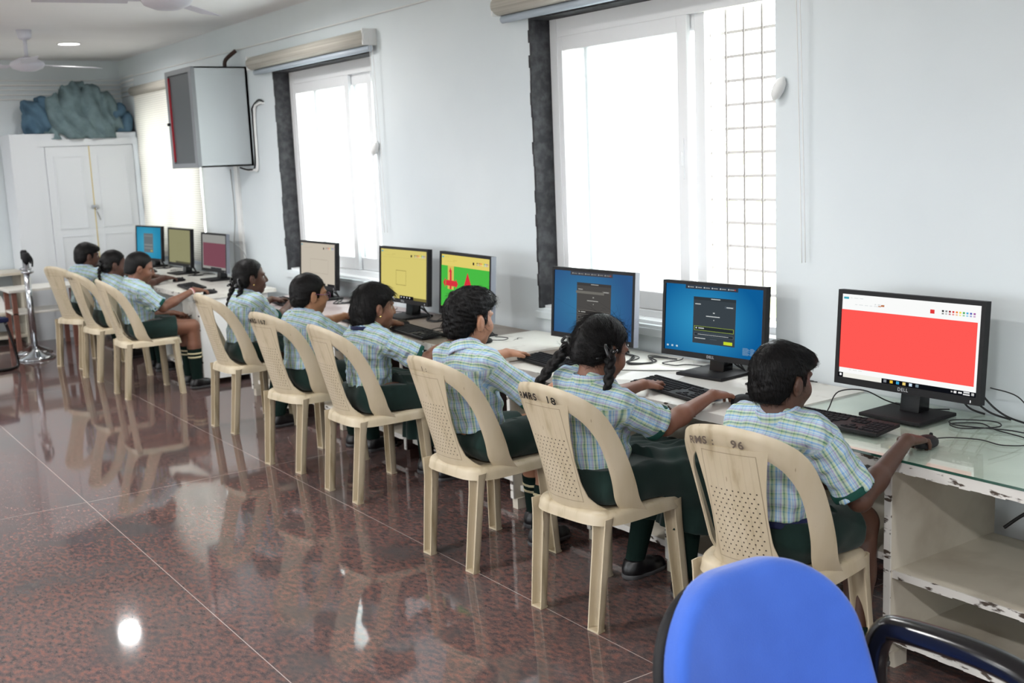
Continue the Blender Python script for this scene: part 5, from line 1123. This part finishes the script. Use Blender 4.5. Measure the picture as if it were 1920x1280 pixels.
KIDS.append(('person with straight bobbed hair, white hair clip and navy neck strap', dict(v=.0048, girl=True, hip=(2.415, 4.82, .475), neck=(2.44, 4.835, .79), head=(2.49, 4.85, .898), az=-4, pitch=6, yaw=2, sw=.13, wrR=(2.82, 4.62, .722), wrL=(2.86, 5.40, .716), haR=5, haL=30, hmL='mouse', skin=0, hair='bob', strands=2500, seed=8, hs=1.03, skirt=.24, skr=1.15, clip=True, stud=True, lanyard=True, **L6)))
L5 = legs((2.44, 5.527), 10, .08, .28, .445)
KIDS.append(('person wearing glasses with purple frames and short black hair', dict(v=.005, hip=(2.40, 5.515, .475), neck=(2.425, 5.525, .80), head=(2.46, 5.53, .905), az=0, pitch=4, yaw=8, wrR=(2.80, 5.52, .716), wrL=(2.81, 5.85, .716), skin=4, hair='short', strands=1200, seed=10, glasses=True, hv=.0036, **L5)))
L4 = legs((2.516, 6.59), 2, .08, .26, .44); L4['aR'] = V(2.60, 6.42, .066); L4['aL'] = V(2.64, 6.62, .066)
KIDS.append(('person with sleek hair in two long black plaits and gold ear stud', dict(v=.005, girl=True, hip=(2.475, 6.585, .475), neck=(2.515, 6.595, .81), head=(2.555, 6.60, .915), az=-6, pitch=0, yaw=2, wrR=(2.83, 6.66, .716), wrL=(2.84, 6.98, .716), haR=15, skin=3, hair='plaits', strands=700, seed=12, stud=True, hv=.0036, skirt=.06,
    braids=[([(-.085, .030, -.03), (-.11, .035, -.08), (-.13, .035, -.14), (-.15, .035, -.21)], .019, .015), ([(-.065, -.055, -.03), (-.08, -.055, -.08), (-.10, -.05, -.14), (-.115, -.045, -.21)], .019, .015)], **L4)))
L3 = legs((2.327, 8.10), -3, .09, .31, .455, .066, .31)
KIDS.append(('person with cropped hair and pink wristbands, one hand resting in the lap', dict(v=.005, hip=(2.285, 8.10, .475), neck=(2.27, 8.10, .80), head=(2.325, 8.10, .905), az=-10, pitch=16, yaw=-2, elR=(2.42, 7.955, .62), wrR=(2.685, 8.04, .712), wrL=(2.56, 8.17, .545), haR=4, haL=0, hmL='lap', dnL=10, skin=0, hair='crop', seed=14, bangle=True, short=.66, sock=.40, hv=.0036, **L3)))
L2 = legs((2.337, 8.967), 5)
KIDS.append(('person with black hair tied back, partly hidden behind the cropped-haired child', dict(v=.006, girl=True, hip=(2.30, 8.965, .475), neck=(2.345, 8.955, .775), head=(2.375, 8.95, .875), az=-4, pitch=10, yaw=4, wrR=(2.825, 9.15, .714), wrL=(2.80, 9.40, .714), skin=3, hair='plaits', seed=16, hv=.004, skirt=.06, braids=[([(-.085, -.02, -.005), (-.105, -.025, -.05), (-.105, -.035, -.10), (-.095, -.04, -.14)], .018, .012)], **L2)))
L1 = legs((2.33, 9.72), 20)
KIDS.append(('person with short black hair on the chair farthest down the row', dict(v=.006, hip=(2.315, 9.73, .475), neck=(2.34, 9.72, .80), head=(2.372, 9.73, .902), az=6, pitch=6, yaw=22, wrR=(2.88, 10.10, .714), wrL=(2.82, 10.2, .714), haR=20, skin=3, hair='fringe', seed=18, hv=.004, **L1)))
for lab, K in KIDS: kid(lab, K)

# ---------------------------------------------------------------- blue office chair in front
def rounded(w, h, r, n=8, top_r=None):
    tr = top_r or r; out = []
    for cx, cz, rr, a0 in ((w-tr, h-tr, tr, 0), (-w+tr, h-tr, tr, 90), (-w+r, -h+r, r, 180), (w-r, -h+r, r, 270)):
        for k in range(n+1): a = R(a0+90*k/n); out.append((cx+rr*math.cos(a), cz+rr*math.sin(a)))
    return out
OC = empty('office_chair', (1.495, 1.385, 0), R(-92), label='blue upholstered office armchair with black tubular arms', cat='chair')
# local +x is the way the chair faces
def cushion(T, w, h, t, top_r, r, curve, mat, name, parent):
    s = SDF((-.3, -.35, -.35), (.3, .35, .35), .006); sl, (X, Y, Zz) = s.win((-1,)*3, (1,)*3)
    ax = np.abs(Y); rr = np.where(Zz > 0, top_r, r); qx = ax-(w-rr)-(.03*np.clip(-Zz/h, -1, 1) if name == 'backrest' else 0); qz = np.abs(Zz)-(h-rr)
    d2 = np.minimum(np.maximum(qx, qz), 0)+np.sqrt(np.maximum(qx, 0)**2+np.maximum(qz, 0)**2)-rr
    xx = X-curve*(Y**2)*1.0+.35*Zz**2*(1 if name == 'backrest' else 0); dx = np.abs(xx)-t
    e = .022; s.d = (np.minimum(np.maximum(d2+e, dx+e), 0)+np.sqrt(np.maximum(d2+e, 0)**2+np.maximum(dx+e, 0)**2)-e).astype(np.float32)
    me = s.mesh(name); me.transform(T); return obj(name, me, mat, parent)
Tb = Matrix.Translation((-.02, 0, .565)) @ Matrix.Rotation(R(-12), 4, 'Y')
bk = cushion(Tb, .245, .25, .034, .17, .08, .55, M_blue, 'backrest', OC)
shell = cushion(Tb @ Matrix.Translation((-.040, 0, -.008)), .247, .247, .016, .17, .08, .55, M_black, 'back_shell', OC)
Ts = Matrix.Translation((.24, 0, .43)) @ Matrix.Rotation(R(86), 4, 'Y')
cushion(Ts, .235, .235, .036, .06, .10, .1, M_blue, 'seat', OC)
for sg in (-1, 1):
    bm = B(); y = sg*.295
    tube(bm, smooth_path([(-.02, sg*.20, .40), (-.015, sg*.255, .41), (-.01, y, .46), (-.005, y, .57), (.02, y, .628), (.07, y, .645), (.22, y, .655), (.33, y, .645), (.385, y, .61), (.395, y, .56), (.38, sg*.265, .46), (.33, sg*.2, .41)], 8), .026, 14); obj('armrest', bm, M_black_gloss, OC)
bm = B(); tube(bm, [(.22, 0, .10), (.22, 0, .40)], .028, 14); obj('gas_column', bm, M_black_gloss, OC)
bm = B(); tube(bm, smooth_path([(.16, 0, .39), (-.02, 0, .385), (-.075, 0, .42), (-.075, 0, .52)], 6), .022, 10); obj('back_support', bm, M_black, OC)
for k in range(5):
    a = R(72*k+20); bm = B(); tube(bm, [(.22, 0, .11), (.22+.27*math.cos(a), .27*math.sin(a), .07)], [.026, .016], 10); l = obj('base_leg', bm, M_black, OC)
    bm = B(); cx, cy = .22+.27*math.cos(a), .27*math.sin(a); tube(bm, [(cx-.012*math.sin(a), cy+.012*math.cos(a), .027), (cx+.012*math.sin(a), cy-.012*math.cos(a), .027)], .026, 16); tube(bm, [(cx, cy, .03), (cx, cy, .07)], .008, 8); obj('caster', bm, M_black_gloss, l)

# ---------------------------------------------------------------- far left corner
for (x, y, lab) in ((2.02, 10.36, 'taller chrome queue post standing nearer the cream chairs'), (2.08, 10.73, 'second chrome queue post just behind the first')):
    t = empty('queue_post', (x, y, 0), label=lab, cat='barrier post', group='chrome queue posts')
    bm = B(); lathe(bm, [(.155, .0), (.155, .012), (.12, .03), (.06, .055), (.03, .075), (.022, .085)], 32); obj('base', bm, M_chrome, t)
    bm = B(); tube(bm, [(0, 0, .08), (0, 0, .84)], .021, 16); obj('pole', bm, M_chrome, t)
    bm = B(); lathe(bm, [(.021, .74), (.052, .75), (.052, .765), (.021, .775)], 20); obj('ring', bm, M_chrome, t)
    bm = B(); lathe(bm, [(.024, .84), (.03, .85), (.03, .91), (.02, .925)], 18); tube(bm, smooth_path([(.03, 0, .90), (.05, 0, .86), (.045, 0, .80)], 4), .008, 6); obj('belt_head', bm, M_black, t)
t = empty('side_table', (1.9, 11.4, 0), label='cream open-shelved side table against the far wall', cat='table')
bm = B(); box(bm, -.55, .30, -.02, .45, .655, .68); obj('table_top', bm, M_lam_dirty, t)
for x in (-.53, .265):
    bm = B(); box(bm, x, x+.02, 0, .44, 0, .655); obj('side_panel', bm, M_lam_dirty, t)
for z in (.28, .06):
    bm = B(); box(bm, -.51, .265, .01, .44, z, z+.02); obj('shelf', bm, M_lam_dirty, t)
bm = B(); box(bm, 1.55, 1.98, 11.48, 11.8, .301, .47, bev=.01)
for v in bm.verts: v.co.x += (.47-v.co.z)*.4*(1 if v.co.x > 1.8 else 0)
tag(obj('storage_box', bm, M_paper), 'white box on the middle shelf of the open side table', 'box')
t = empty('low_table', (2.06, 10.95, 0), label='white topped low table with reddish legs behind the queue posts', cat='table')
bm = B(); box(bm, -.13, .5, -.15, .3, .545, .57, bev=.004); obj('table_top', bm, M_chip_white, t)
bm = B(); box(bm, -.10, .46, -.12, .28, .34, .36, bev=.004); obj('shelf', bm, M_chip_white, t)
m_red = pm('reddish_wood', srgb(120, 78, 66), .5)
for sx in (-.08, .42):
    for sy in (-.10, .25):
        bm = B(); box(bm, sx-.02, sx+.02, sy-.02, sy+.02, 0, .545); obj('leg', bm, m_red, t)
t = empty('cantilever_chair', (1.53, 10.05, 0), R(20), label='black tubular cantilever chair cut off by the picture edge', cat='chair')
for sg in (-1, 1):
    bm = B(); tube(bm, smooth_path([(-.22, sg*.2, .02), (.0, sg*.2, .015), (.16, sg*.2, .015), (.20, sg*.2, .05), (.18, sg*.2, .2), (.13, sg*.2, .40)], 6), .013, 8); obj('leg', bm, M_black_gloss, t)
bm = B(); box(bm, -.24, .16, -.21, .21, .40, .44, bev=.012); obj('seat', bm, M_navy, t)
bm = B(); box(bm, -.27, -.24, -.2, .2, .5, .78, bev=.01); obj('backrest', bm, M_navy, t)
bm = B(); 
for sg in (-1, 1): tube(bm, smooth_path([(-.22, sg*.2, .41), (-.275, sg*.2, .5), (-.28, sg*.2, .75)], 5), .012, 8)
obj('back_frame', bm, M_black_gloss, t)
# ---------------------------------------------------------------- ceiling fans
M_fan = pm('white_fan_enamel', srgb(206, 206, 216), .6, .3)
for (x, y, a0, lab) in ((2.0, 9.40, 20, 'white ceiling fan hanging before the cupboard corner'), (1.90, 5.72, 50, 'white ceiling fan cut off by the top edge of the picture')):
    t = empty('ceiling_fan', (x, y, 2.40), label=lab, cat='fan', group='white ceiling fans')
    bm = B(); lathe(bm, [(.02, -.035), (.06, -.032), (.11, -.012), (.125, .012), (.12, .03), (.085, .05), (.04, .07), (.02, .075)], 32); obj('motor_housing', bm, M_fan, t)
    bm = B(); tube(bm, [(0, 0, .07), (0, 0, .23)], .014, 12); obj('down_rod', bm, M_fan, t)
    bm = B(); lathe(bm, [(.03, .20), (.05, .215), (.055, .271), (.05, .272)], 20); obj('canopy', bm, M_fan, t)
    for k in range(3):
        a = R(a0+120*k); bm = B(); Mx = Matrix.Rotation(a, 4, 'Z') @ Matrix.Translation((0, 0, .012)) @ Matrix.Rotation(R(9), 4, 'X')
        box(bm, .10, .20, -.018, .018, -.003, .003, 0, Mx); box(bm, .18, .62, -.06, .06, -.002, .002, 0, Mx, bev=.0015); obj('blade', bm, M_fan, t)
